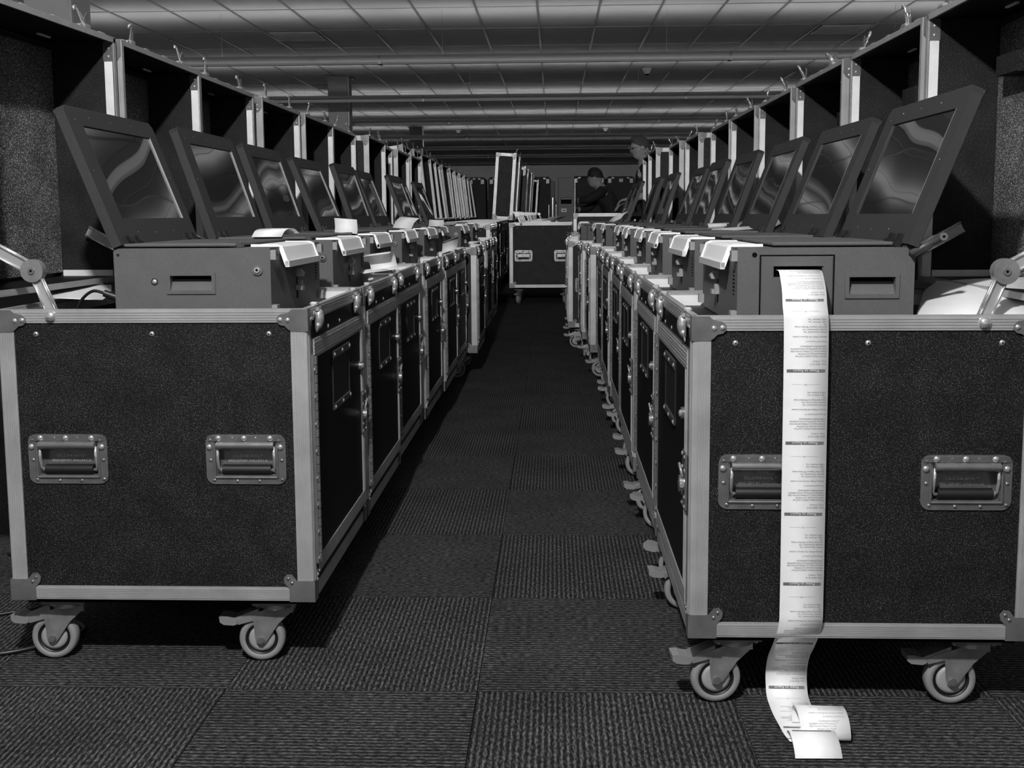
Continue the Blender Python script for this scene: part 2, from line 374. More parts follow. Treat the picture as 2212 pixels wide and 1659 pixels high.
# end panel with openings for two recessed handles
HXC, HZC, HW, HH = .193, .4685, .0675, .039
xs = [-HX + .012, -HXC - HW, -HXC + HW, HXC - HW, HXC + HW, HX - .012]; zs = [ZB + .006, HZC - HH, HZC + HH, .7545]
def end_panel(sy):
    mb = MB(); y0, y1 = (HY - .030, HY - .003) if sy > 0 else (-HY + .003, -HY + .030)
    grid_plate(mb, xs, zs, {(1, 1), (3, 1)}, y0, y1, 'laminate'); mb.box((xs[0], sy * (HY - .003), .7545), (xs[-1], sy * (HY - .0125), ZT - .006), 'laminate'); return mb
body = MB().box((-HX + .003, -HY + .030, ZB + .004), (HX - .003, HY - .030, .7545), 'laminate_shaded')
for sx in (-1, 1): body.box((sx * (HX - .003), -HY + .030, .7545), (sx * (HX - .012), HY - .030, ZT - .006), 'laminate_shaded')
tex_font = None
def text_mesh(txt, size, k, ext=0.0, align='CENTER'):
    cu = bpy.data.curves.new('t', 'FONT'); cu.body = txt; cu.size = size; cu.align_x = align; cu.extrude = ext; cu.resolution_u = 2
    ob = bpy.data.objects.new('t', cu); COL.objects.link(ob); dg = bpy.context.evaluated_depsgraph_get()
    me = bpy.data.meshes.new_from_object(ob.evaluated_get(dg)); bpy.data.objects.remove(ob); me.materials.clear(); me.materials.append(M[k]); return me
def text_into(mb, txt, size, k, fn, align='CENTER'):
    me = text_mesh(txt, size, k, 0, align); mb.add([fn(v.co.x, v.co.y) for v in me.vertices], [tuple(p.vertices) for p in me.polygons], k); bpy.data.meshes.remove(me)
def handle_tpl(text):
    # faces -y, origin on the panel surface (y=0), centre of the plate
    pl = MB(); W2, H2, c = .086, .054, .018
    def fr(a, b): pl.box((a[0], -.003, a[1]), (b[0], .001, b[1]), 'nickel')
    fr((-W2 + c, HH), (W2 - c, H2)); fr((-W2 + c, -H2), (W2 - c, -HH)); fr((-W2, -H2 + c), (-HW, H2 - c)); fr((HW, -H2 + c), (W2, H2 - c))
    for sx in (-1, 1):
        for sz in (-1, 1):
            arc = [(sx * (W2 - c + c * math.sin(t)), sz * (H2 - c + c * math.cos(t))) for t in [q * PI / 12 for q in range(7)]]
            poly = [(sx * HW, sz * (H2 - c)), (sx * (W2 - c), sz * (H2 - c))] if False else [(sx * (W2 - c), sz * (H2 - c))]
            pl.prism(poly + arc, 'y', -.003, .001, 'nickel')
            pl.box((sx * HW, -.003, sz * HH), (sx * (W2 - c), .001, sz * (H2 - c)), 'nickel')
    # raised hinge plate along the top and pressed lip round the opening
    pl.box((-W2 + .004, -.0048, HH + .001), (W2 - .006, -.003, H2 - .003), 'nickel')
    for sx in (-1, 1): pl.cyl((sx * HW, -.004, -HH), (sx * HW, -.004, HH - .01), .0028, 'nickel', 8)
    pl.cyl((-HW, -.004, -HH), (HW, -.004, -HH), .0028, 'nickel', 8)
    pl.cyl((-HW + .006, -.006, HH - .008), (HW - .006, -.006, HH - .008), .0085, 'nickel', 14)
    riv = MB()
    for x, z in [(-.058, .046), (-.003, .046), (.053, .046), (-.078, .027), (.075, .027)]: rivet(riv, x, -.0048, z, (0, -1, 0), .0066)
    for x, z in [(-.028, .046), (.022, .046), (-.076, .042), (.071, .041), (-.076, -.002), (.077, -.002), (-.069, -.045), (-.020, -.047), (.028, -.047), (.077, -.044)]: rivet(riv, x, -.003, z, (0, -1, 0), .0042, 'nickel')
    dish = MB().box((-HW, .018, -HH), (HW, .021, HH), 'nickel')
    for sx in (-1, 1): dish.box((sx * HW, 0, -HH), (sx * (HW - .004), .019, HH), 'nickel')
    dish.box((-HW, 0, -HH), (HW, .019, -HH + .004), 'nickel').box((-HW, 0, HH), (HW, .019, HH - .004), 'nickel')
    for q in range(4): dish.dome((-.044 + .031 * q, .0178, .017), (0, -1, 0), .004, 'nickel')
    dish.box((-.054, .0165, .0115), (.054, .018, .0125), 'nickel')
    grip = MB().cyl((-.052, .006, -.024), (.052, .006, -.024), .0112, 'black', 16)
    bail = MB()
    for sx in (-1, 1): bail.tube([(sx * .060, -.004, .028), (sx * .061, -.003, .0), (sx * .061, .002, -.018), (sx * .057, .006, -.025), (sx * .048, .006, -.025)], .0034, 'chrome')
    kids = [T('plate', pl), T('rivets', riv).stuff(), T('dish', dish), T('grip', grip, label='black rubber grip'), T('bail', bail)]
    if text:
        tm = MB(); f = lambda x, z: (lambda a, b: (a + x, .0172, b + z))
        text_into(tm, 'CALZONE-ANVIL\u2122', .0074, 'emboss', f(-.001, .0005)); text_into(tm, 'BRIDGEPORT-DALLAS-L.A.', .0074, 'emboss', f(-.001, -.0098))
        kids.append(T('lettering', tm).stuff())
    mb = MB()   # join the small hardware into few sub-parts
    return kids
def handle_T(text, loc, rot): return T('handle', None, handle_tpl_cache[text], loc, rot)
handle_tpl_cache = {False: handle_tpl(False), True: handle_tpl(True)}
# rim, lining, edges
def rim_T():
    out = []
    for sy in (-1, 1):
        f = '-y' if sy < 0 else '+y'
        out.append(T('rim_trim', MB().ribbed((-HX, sy * HY, ZT - .029), (HX, sy * (HY - .013), ZT), 'x', [f], 'alu').box((-HX + .013, sy * (HY - .0135), .757), (HX - .013, sy * (HY - .016), ZT - .008), 'alu_in')))
    for sx in (-1, 1):
        f = '-x' if sx < 0 else '+x'
        out.append(T('rim_trim', MB().ribbed((sx * HX, -HY + .013, ZT - .029), (sx * (HX - .013), HY - .013, ZT), 'y', [f], 'alu').box((sx * (HX - .0135), -HY + .013, .757), (sx * (HX - .016), HY - .013, ZT - .008), 'alu_in')))
    for sx in (-1, 1):
        for sy in (-1, 1):
            fx = ('-' if sx < 0 else '+') + 'x'; fy = ('-' if sy < 0 else '+') + 'y'
            mb = MB().ribbed((sx * (HX - .036), sy * HY, ZB + .045), (sx * (HX - .005), sy * (HY - .004), ZT - .045), 'z', [fy], 'alu', 5)
            mb.ribbed((sx * HX, sy * (HY - .030), ZB + .045), (sx * (HX - .004), sy * (HY - .005), ZT - .045), 'z', [fx], 'alu', 4)
            mb.cyl((sx * (HX - .005), sy * (HY - .005), ZB + .045), (sx * (HX - .005), sy * (HY - .005), ZT - .045), .005, 'alu', 12)
            out.append(T('edge_trim', mb))
    for sy in (-1, 1):
        f = '-y' if sy < 0 else '+y'
        out.append(T('bottom_trim', MB().ribbed((-HX + .05, sy * HY, ZB), (HX - .05, sy * (HY - .004), ZB + .030), 'x', [f], 'alu', 6)))
    for sx in (-1, 1):
        out.append(T('bottom_trim', MB().box((sx * HX, -HY + .045, ZB), (sx * (HX - .004), HY - .045, ZB + .030), 'alu')))
    return out
TOPB = [(0, .001), (.034, .001), (.043, .009), (.058, .011), (.066, .018), (.067, .027), (.060, .034), (.050, .036), (.042, .044), (.034, .048), (0, .048)]
BOTB = [(0, 0), (.056, 0), (.056, .030), (.066, .041), (.068, .052), (.061, .061), (.050, .060), (.040, .047), (0, .047)]
def brackets_T():
    out = []
    for sx in (-1, 1):
        for sy in (-1, 1):
            for top in (0, 1):
                mb = MB(); P = TOPB if top else BOTB; z = (lambda b: ZT - b) if top else (lambda b: ZB - .002 + b)
                X = HX + .0022; Yv = HY + .0022
                mb.prism([(sx * (X - a), z(b)) for a, b in P], 'y', sy * Yv, sy * (Yv - .003), 'bracket')
                mb.prism([(sy * (Yv - a * .55), z(b)) for a, b in P], 'x', sx * X, sx * (X - .003), 'bracket')
                if top: mb.box((sx * (X - .012), sy * (Yv - .012), ZT - .047), (sx * (X - .0008), sy * (Yv - .0008), ZT + .001), 'bracket', .003)
                else: mb.box((sx * (X - .05), sy * (Yv - .03), ZB - .003), (sx * (X - .0008), sy * (Yv - .0008), ZB + .044), 'bracket', .004)
                pts = [(.043, .024), (.059, .023)] if top else [(.050, .042), (.058, .052)]
                for a, b in pts: rivet(mb, sx * (X - a), sy * Yv, z(b), (0, sy, 0), .0056 if top else .004, 'chrome' if top else 'nickel')
                for a, b in pts: rivet(mb, sx * X, sy * (Yv - a * .55), z(b), (sx, 0, 0), .004)
                out.append(T('corner_bracket', mb))
    return out
screw = MB().dome((0, 0, 0), (0, -1, 0), .0058, 'chrome', .55).cyl((0, -.0015, 0), (0, -.0037, 0), .0016, 'void', 6); screw_me = screw.mesh('panel_screw')
# caster: swivel axis at origin, top z=.143, wheel trails towards -x
def caster_T():
    wc = (-.036, 0, .0505)
    wh = MB()
    wh.lathe(wc, (0, 1, 0), [(.036, -.012), (.0395, -.0145), (.047, -.0145), (.0505, -.008), (.0505, .008), (.047, .0145), (.0395, .0145), (.036, .012)], 'tyre', 36)
    wh.lathe(wc, (0, 1, 0), [(.0, -.0135), (.022, -.0135), (.0285, -.012), (.029, -.008)], 'hub', 28).lathe(wc, (0, 1, 0), [(.029, -.008), (.0335, -.008), (.034, -.0122), (.0366, -.0122)], 'black', 28)
    wh.lathe(wc, (0, 1, 0), [(.0366, .012), (.030, .008), (.028, .012), (.0, .0135)], 'hub', 28)
    fk = MB()
    for s in (-1, 1):
        y0, y1 = s * .0175, s * .0200
        fk.prism([(-.052, .095), (-.049, .058), (-.046, .045), (-.040, .039), (-.030, .040), (-.022, .050), (.004, .088), (.030, .112), (.036, .128), (-.010, .128), (-.030, .118), (-.075, .104), (-.090, .094), (-.085, .086)], 'y', y0, y1, 'steel')
        fk.cyl((-.036, s * .0195, .0505), (-.036, s * .0245, .0505), .0085, 'bracket', 6)
    fk.prism([(-.095, .100), (-.092, .094), (-.040, .114), (-.040, .122)], 'y', -.0175, .0175, 'steel')
    fk.cyl((0, 0, .126), (0, 0, .137), .040, 'steel', 24, .034).box((-.048, -.042, .137), (.048, .042, .1425), 'bracket').box((-.002, -.019, .112), (.036, .019, .128), 'steel')
    for sx in (-1, 1):
        for sy in (-1, 1): fk.cyl((sx * .038, sy * .032, .137), (sx * .038, sy * .032, .132), .006, 'nickel', 6)
    br = MB().prism([(-.088, .087), (-.096, .084), (-.118, .086), (-.126, .092), (-.127, .104), (-.112, .104), (-.098, .100), (-.088, .100)], 'y', -.019, .019, 'pedal')
    return T('caster', None, [T('wheel', wh), T('fork', fk), T('brake_pedal', br, label='light grey brake pedal')])
CAST = caster_T()
# aisle-side door
def door_T():
    X = HX; k = []
    dp = MB().box((X - .003, -.287, .212), (X + .004, .293, .722), 'laminate_shaded')
    fr = MB().ribbed((X - .002, -.287, .682), (X + .006, .293, .722), 'y', ['+x'], 'alu', 4).box((X - .002, -.287, .212), (X + .006, .293, .246), 'alu').ribbed((X - .002, .262, .246), (X + .006, .293, .682), 'z', ['+x'], 'alu', 2)
    hg = MB().box((X + .001, -.302, .235), (X + .008, -.288, .690), 'nickel')
    for q in range(23):
        z = .238 + q * .0196; hg.cyl((X + .009, -.293, z), (X + .009, -.293, z + .018), .0048, 'nickel', 8)
        if q % 3 == 0:
            for yy in (-.301, -.284): rivet(hg, X + .008, yy, z + .009, (1, 0, 0), .0042)
    lt = MB().box((X + .004, .255, .405), (X + .009, .305, .520), 'nickel', .002).cyl((X + .004, .280, .455), (X + .018, .280, .455), .017, 'nickel', 18).cyl((X + .014, .262, .455), (X + .014, .298, .455), .0045, 'chrome', 8)
    for zz in (.413, .432, .485, .512):
        for yy in (.261, .299): rivet(lt, X + .009, yy, zz, (1, 0, 0), .0045)
    lt.tube([(X + .012, .270, .47), (X + .017, .28, .495), (X + .012, .290, .47)], .003, 'chrome')
    kn = MB().cyl((X + .004, .250, .590), (X + .012, .250, .590), .013, 'nickel', 16).dome((X + .012, .250, .590), (1, 0, 0), .008, 'chrome')
    lh = MB().box((X + .004, -.10, .655), (X + .009, .10, .672), 'plastic_dark').box((X + .004, -.10, .535), (X + .009, .10, .548), 'plastic_dark')
    for sy in (-1, 1): lh.box((X + .004, sy * .10, .535), (X + .0075, sy * .094, .672), 'black')
    lh.box((X + .004, -.094, .548), (X + .0048, .094, .655), 'black')
    for yy in (-.09, 0, .09):
        rivet(lh, X + .009, yy, .664, (1, 0, 0), .0052); rivet(lh, X + .009, yy, .541, (1, 0, 0), .0052)
    return T('door', dp, [T('door_frame', fr), T('hinge', hg, label='chrome piano hinge'), T('latch', lt, label='chrome twist latch'), T('lock_knob', kn), T('label_holder', lh)])
rl = MB(); _o = [(-.015, .790), (.015, .790), (.017, .765), (.015, .742), (.008, .733), (-.008, .733), (-.015, .742), (-.017, .765)]
rl.prism(_o, 'x', HX + .001, HX + .0035, 'nickel')
def blob(mb, c, r, k, n=14, m_=9):
    V = []; Fs = []
    for a in range(m_ + 1):
        t = -PI / 2 + PI * a / m_
        for b in range(n): q = 2 * PI * b / n; V.append((c[0] + r[0] * math.cos(t) * math.cos(q), c[1] + r[1] * math.cos(t) * math.sin(q), c[2] + r[2] * math.sin(t)))
    for a in range(m_):
        for b in range(n): Fs.append((a * n + b, a * n + (b + 1) % n, (a + 1) * n + (b + 1) % n, (a + 1) * n + b))
    mb.add(V, Fs, k, True)
blob(rl, (HX + .007, 0, .763), (.011, .013, .022), 'chrome'); blob(rl, (HX + .006, 0, .748), (.008, .015, .009), 'chrome')
rl.box((HX - .012, -.009, .791), (HX + .006, .009, .799), 'chrome', .003).cyl((HX + .006, -.013, .784), (HX + .006, .013, .784), .0045, 'chrome', 10)
for yy in (-.010, 0, .010): rl.dome((HX + .0035, yy, .7385), (1, 0, 0), .0036, 'chrome')
for yy in (-.026, .026): rl.dome((HX + .001, yy, .775), (1, 0, 0), .006, 'chrome')
RL = rl.mesh('rim_latch')
sv = MB()
for yy, zz in ((-.26, .715), (-.13, .735), (.0, .735), (.24, .735)): sv.dome((HX + .0035, yy, zz - .0), (1, 0, 0), .0048, 'chrome')
SV = sv.mesh('side_rivets')
# lid stay: two flat levers and a pivot disc, in the xz-plane
def stay_T(sy):
    y = sy * .300
    def lever(p, q, w0, w1, yy, k):
        d = Vector((q[0] - p[0], 0, q[1] - p[1])).normalized(); n = Vector((-d.z, 0, d.x)); mb = MB()
        P = [(p[0] + n.x * w0, p[1] + n.z * w0), (q[0] + n.x * w1, q[1] + n.z * w1), (q[0] - n.x * w1, q[1] - n.z * w1), (p[0] - n.x * w0, p[1] - n.z * w0)]
        mb.prism(P, 'y', yy - .0025, yy + .0025, k)
        for s in (-1, 1):   # raised flanges
            A = Vector((p[0], yy - .004, p[1])) + n * s * w0; B = Vector((q[0], yy - .004, q[1])) + n * s * w1
            mb.tube([A, B], .0028, 'chrome', 6)
            A.y = B.y = yy + .004; mb.tube([A, B], .0028, 'chrome', 6)
        return mb
    piv, low, top = (-.256, .872), (-.214, .770), (-.395, .948)
    return T('lid_stay', None, [T('lower_lever', lever(low, piv, .010, .010, y, 'alu')), T('upper_lever', lever(piv, top, .012, .012, y + .006 * -sy, 'alu')),
        T('pivot_disc', MB().cyl((piv[0], y - .010, piv[1]), (piv[0], y + .010, piv[1]), .0245, 'steel', 28).cyl((piv[0], y - .013, piv[1]), (piv[0], y + .013, piv[1]), .007, 'nickel', 12).cyl((piv[0], y - .0132, piv[1]), (piv[0], y + .0132, piv[1]), .003, 'void', 6)),
        T('stay_bolt', MB().dome((-.214, sy * (HY + .001), .776), (0, sy, 0), .0125, 'chrome', .8, 14).cyl((-.214, sy * .29, .776), (-.214, sy * (HY + .002), .776), .005, 'nickel', 8))])
# the lid, hinged at (-HX+.03) ; local origin at the hinge line, opening towards +x, box towards -x
LD, LZ0, LZ1 = .195, .024, .660
def lid_T(kind=0):
    w_ = .010; k = []
    sh = MB().box((-LD, -HY, LZ0), (-LD + w_, HY, LZ1), 'laminate')
    for sy in (-1, 1): sh.box((-LD + w_, sy * HY, LZ0), (-.002, sy * (HY - w_), LZ1), 'laminate')
    sh.box((-LD + w_, -HY + w_, LZ1 - w_), (-.002, HY - w_, LZ1), 'laminate_shaded').box((-LD + w_, -HY + w_, LZ0), (-.002, HY - w_, LZ0 + w_), 'laminate_shaded')
    ln = MB()
    for sy in (-1, 1): ln.box((-LD + w_, sy * (HY - w_ - .0005), LZ0 + w_), (-.026, sy * (HY - w_ - .003), LZ1 - w_), 'lidwall')
    fo = MB().box((-LD + w_, -HY + .014, LZ0 + .020), (-LD + .026, HY - .014, LZ1 - .014), 'foam')
    fb = MB()
    for yy in (-.20, .08): fb.box((-LD + .026, yy, .50), (-LD + .075, yy + .11, .545), 'lidwall')
    k += split('lining', ln) + [T('foam_panel', fo, label='glittering dark foam panel')] + (split('foam_block', fb) if kind >= 5 else [])
    for sy in (-1, 1):
        f = ('-' if sy < 0 else '+') + 'y'
        k.append(T('lid_trim', MB().ribbed((-.030, sy * (HY + .001), LZ0), (0, sy * (HY - .001), LZ1), 'z', [f], 'alu', 4).box((-.028, sy * (HY - .010), LZ0 + .01), (-.0005, sy * (HY - .0125), LZ1 - .01), 'alu_in').box((-.004, sy * (HY + .001), LZ0), (.0015, sy * (HY - .0125), LZ1), 'alu')))
        k.append(T('lid_trim', MB().ribbed((-LD - .001, sy * (HY + .001), LZ0), (-LD + .028, sy * (HY - .002), LZ1), 'z', [f], 'alu', 4)))
        k += (split('lid_trim', MB().box((-LD + .028, sy * (HY + .001), LZ1 - .028), (-.030, sy * (HY - .001), LZ1 + .001), 'alu').box((-LD + .028, sy * (HY + .001), LZ0), (-.030, sy * (HY - .001), LZ0 + .028), 'alu')))
        k.append(T('sill_strip', MB().box((-LD + .028, sy * (HY - .0132), LZ0 + .010), (-.028, sy * (HY - .0145), LZ0 + .026), 'alu_in')))
    for z0, z1, f in ((LZ1 - .001, LZ1 + .002, '+z'), (LZ0 - .002, LZ0 + .001, '-z')):
        k += split('lid_trim', MB().ribbed((-.030, -HY, z0), (.001, HY, z1), 'y', [f], 'alu', 3).box((-LD, -HY, z0), (-LD + .028, HY, z1), 'alu'))
    k += split('lid_trim', MB().box((-.004, -HY, LZ1 - .012), (.0015, HY, LZ1 + .001), 'alu').box((-.004, -HY, LZ0), (.0015, HY, LZ0 + .012), 'alu'))
    for sy in (-1, 1):
        cp = MB().box((-.0275, sy * (HY - .0128), LZ1 - .060), (-.003, sy * (HY - .0142), LZ1 - .012), 'bracket')
        for zz in (LZ1 - .026, LZ1 - .048): cp.dome((-.014, sy * (HY - .0142), zz), (0, -sy, 0), .0042, 'chrome')
        cp.prism([(-.001, LZ1 + .001), (-.048, LZ1 + .001), (-.046, LZ1 - .022), (-.036, LZ1 - .030), (-.030, LZ1 - .050), (-.020, LZ1 - .060), (-.010, LZ1 - .052), (-.001, LZ1 - .040)], 'y', sy * (HY + .002), sy * (HY + .005), 'bracket')
        for a, b in ((-.019, LZ1 - .030), (-.019, LZ1 - .048)): cp.dome((a, sy * (HY + .005), b), (0, sy, 0), .005, 'chrome')
        cp.prism([(-LD - .002, LZ1 + .001), (-LD + .05, LZ1 + .001), (-LD + .045, LZ1 - .03), (-LD + .028, LZ1 - .04), (-LD - .002, LZ1 - .045)], 'y', sy * (HY + .002), sy * (HY + .004), 'bracket')
        for q, s_ in ((-LD, 1), (0, -1)):
            cp.prism([(q, LZ0 - .001), (q + s_ * .05, LZ0 - .001), (q + s_ * .045, LZ0 + .03), (q + s_ * .028, LZ0 + .045), (q, LZ0 + .045)], 'y', sy * (HY + .002), sy * (HY + .004), 'bracket')
            cp.dome((q + s_ * .03, sy * (HY + .004), LZ0 + .02), (0, sy, 0), .007, 'chrome')
        k += split('corner_plate', cp)
    st = MB()
    for yy in (-.16, .15): st.box((-.125, yy, LZ1 - w_ - .004), (-.118, yy + .06, LZ1 - w_), 'alu_in')
    st.box((-LD + .03, -HY + .012, LZ1 - .030), (-LD + .034, HY - .012, LZ1 - .018), 'lidwall')
    k += split('slot_strip', st)
    rng = random.Random(kind * 5 + 1)
    for yy in (-.235, .17):
        a = rng.uniform(.2, 1.5); b = rng.uniform(-.5, .5)
        mb = MB().box((-.022, -.018, LZ1 + .002), (.001, .018, LZ1 + .012), 'chrome', .003).box((-.018, -.034, LZ1 + .002), (-.002, -.020, LZ1 + .008), 'chrome')
        L = .042
        h = [Vector((0, 0, 0)), Vector((0, 0, L)), Vector((0, -.006, L + .008)), Vector((0, -.014, L + .008)), Vector((0, -.017, L))]
        R_ = Matrix.Rotation(b, 3, 'Y') @ Matrix.Rotation((a - .8) * .9, 3, 'X')
        mb.tube([R_ @ p + Vector((-.010, 0, LZ1 + .009)) for p in h], .0038, 'chrome', 6)
        mb.tube([R_ @ Vector((0, p.y * .5 + .011, p.z * .62)) + Vector((-.010, 0, LZ1 + .009)) for p in h], .0026, 'chrome', 6)
        mb.prism([(-.006 + a * .006, LZ1 + .008), (.012 + a * .01, LZ1 + .006), (.026 + a * .006, LZ1 + .034), (.020, LZ1 + .044), (.004, LZ1 + .030)], 'x', -.012, -.009, 'nickel')
        k.append(T('lid_latch', mb, loc=(0, yy, 0), label='chrome lid latch'))
    for yy in (-.28, -.12, .02, .26):
        k.append(T('keeper', MB().box((-.026, yy - .016, LZ1 + .002), (-.003, yy + .016, LZ1 + .007), 'chrome', .002)))
    return sh, k
LIDS = []
for kd in range(10):
    sh, k = lid_T(kd); LIDS.append((sh.mesh('lid'), k))
EP = {1: end_panel(1).mesh('end_panel'), -1: end_panel(-1).mesh('end_panel')}
BODY = body.mesh('body'); DECK = MB().box((-HX + .012, -HY + .013, .7545), (HX - .012, HY - .013, .7575), 'laminate').mesh('deck')
BB = MB().box((-HX + .025, -HY + .02, .1425), (HX - .025, HY - .02, ZB + .004), 'void').mesh('base_board')
RIM, BRK, DOOR, STAY = rim_T(), brackets_T(), door_T(), {s: stay_T(s) for s in (-1, 1)}
def emp(name, loc=(0, 0, 0), rot=(0, 0, 0), parent=None):
    o = bpy.data.objects.new(name, None); COL.objects.link(o); o.location = loc; o.rotation_euler = rot; o.empty_display_size = .1
    if parent: o.parent = parent
    return o
def road_case(cx, cy, rz, label, group, text=False, lid='open', tilt=0., scale=1., detail=True, kind=0, trail=0., stays=True, yaw=0., lid_dx=0., lid_rz=0.):
    root = emp('road_case', (cx, cy, 0), (0, 0, rz + yaw)); root.scale = (scale,) * 3
    tag(root, label, 'equipment case', group)
    single('body', BODY, parent=root); single('deck', DECK, parent=root); single('base_board', BB, parent=root)
    for s in (-1, 1): single('end_panel', EP[s], parent=root)
    for t in RIM + BRK: place(t, root)
    for s in (-1, 1):
        for sx in (-1, 1):
            place(handle_T(text, (sx * HXC, s * (HY - .003), HZC), (0, 0, 0 if s < 0 else PI)), root)
        for xx in (-.25, 0, .25):
            o = single('panel_screw', screw_me, parent=root, loc=(xx, s * (HY - .003), .738), rot=(0, 0, 0 if s < 0 else PI))
    for sx in (-1, 1):
        for sy in (-1, 1):
            place(CAST, root, (sx * .235, sy * .255, 0), (0, 0, trail + random.uniform(-.12, .12)))
    place(DOOR, root)
    for yy in (-.235, .218): single('rim_latch', RL, parent=root, loc=(0, yy, 0))
    single('side_rivets', SV, parent=root)
    me, kids = LIDS[kind % 10]
    if lid == 'open':
        l = bpy.data.objects.new('lid', me); COL.objects.link(l); l.parent = root; l.location = (-HX + .030 + lid_dx, 0, ZT + .002); l.rotation_euler = (0, tilt, lid_rz)
        for k_ in kids: place(k_, l)
        if stays:
            for s in (-1, 1): place(STAY[s], root)
    elif lid == 'closed':
        l = bpy.data.objects.new('lid', me); COL.objects.link(l); l.parent = root; l.location = (-HX + .000, 0, ZT + .002); l.rotation_euler = (0, PI / 2, 0)
        l.location = (-HX - .010, 0, ZT + .003)
        for k_ in kids: place(k_, l)
    return root
W_ = {0: 'nearest', 1: 'second', 2: 'third', 3: 'fourth', 4: 'fifth', 5: 'sixth', 6: 'seventh', 7: 'eighth', 8: 'ninth', 9: 'tenth', 10: 'eleventh', 11: 'twelfth'}
Lrow = [(-.517, 2.225), (-.517, 2.892), (-.528, 3.565), (-.522, 4.305), (-.512, 5.005), (-.520, 5.69), (-.457, 6.405), (-.520, 7.12), (-.492, 7.84), (-.488, 8.555)]
Rrow = [(.264, 2.045), (.264, 2.715), (.258, 3.42), (.266, 4.18), (.255, 4.86), (.258, 5.575), (.218, 6.43), (.188, 7.13), (.105, 7.86), (.125, 8.60), (.160, 9.40)]
for i, (xa, y0) in enumerate(Lrow):
    lab = f'{W_[i]} open road case from the camera in the left row, voting scanner on top' if i < 9 else 'tenth open road case from the camera in the left row, with an empty top'
    lab = lab.replace('voting scanner', 'ballot scanner')
    road_case(xa - HX, y0 + HY, 0, lab, 'open road cases in the left row', text=(i == 0), kind=i % 5, trail=0 if i < 3 else random.uniform(-.5, .5), lid_dx=-.020 if i == 0 else 0, lid_rz=-.045 if i == 0 else 0)
for i, (xa, y0) in enumerate(Rrow):
    lab = f'{W_[i]} open road case from the camera in the right row, ballot scanner on top' if i < 10 else 'closed black road case at the far end of the right row'
    road_case(xa + HX, y0 + HY, PI, lab, 'road cases in the right row', text=(i == 0), kind=5 + i % 5, trail=PI + (0 if i < 1 else random.uniform(-.6, .2)), lid='open' if i < 10 else 'closed')

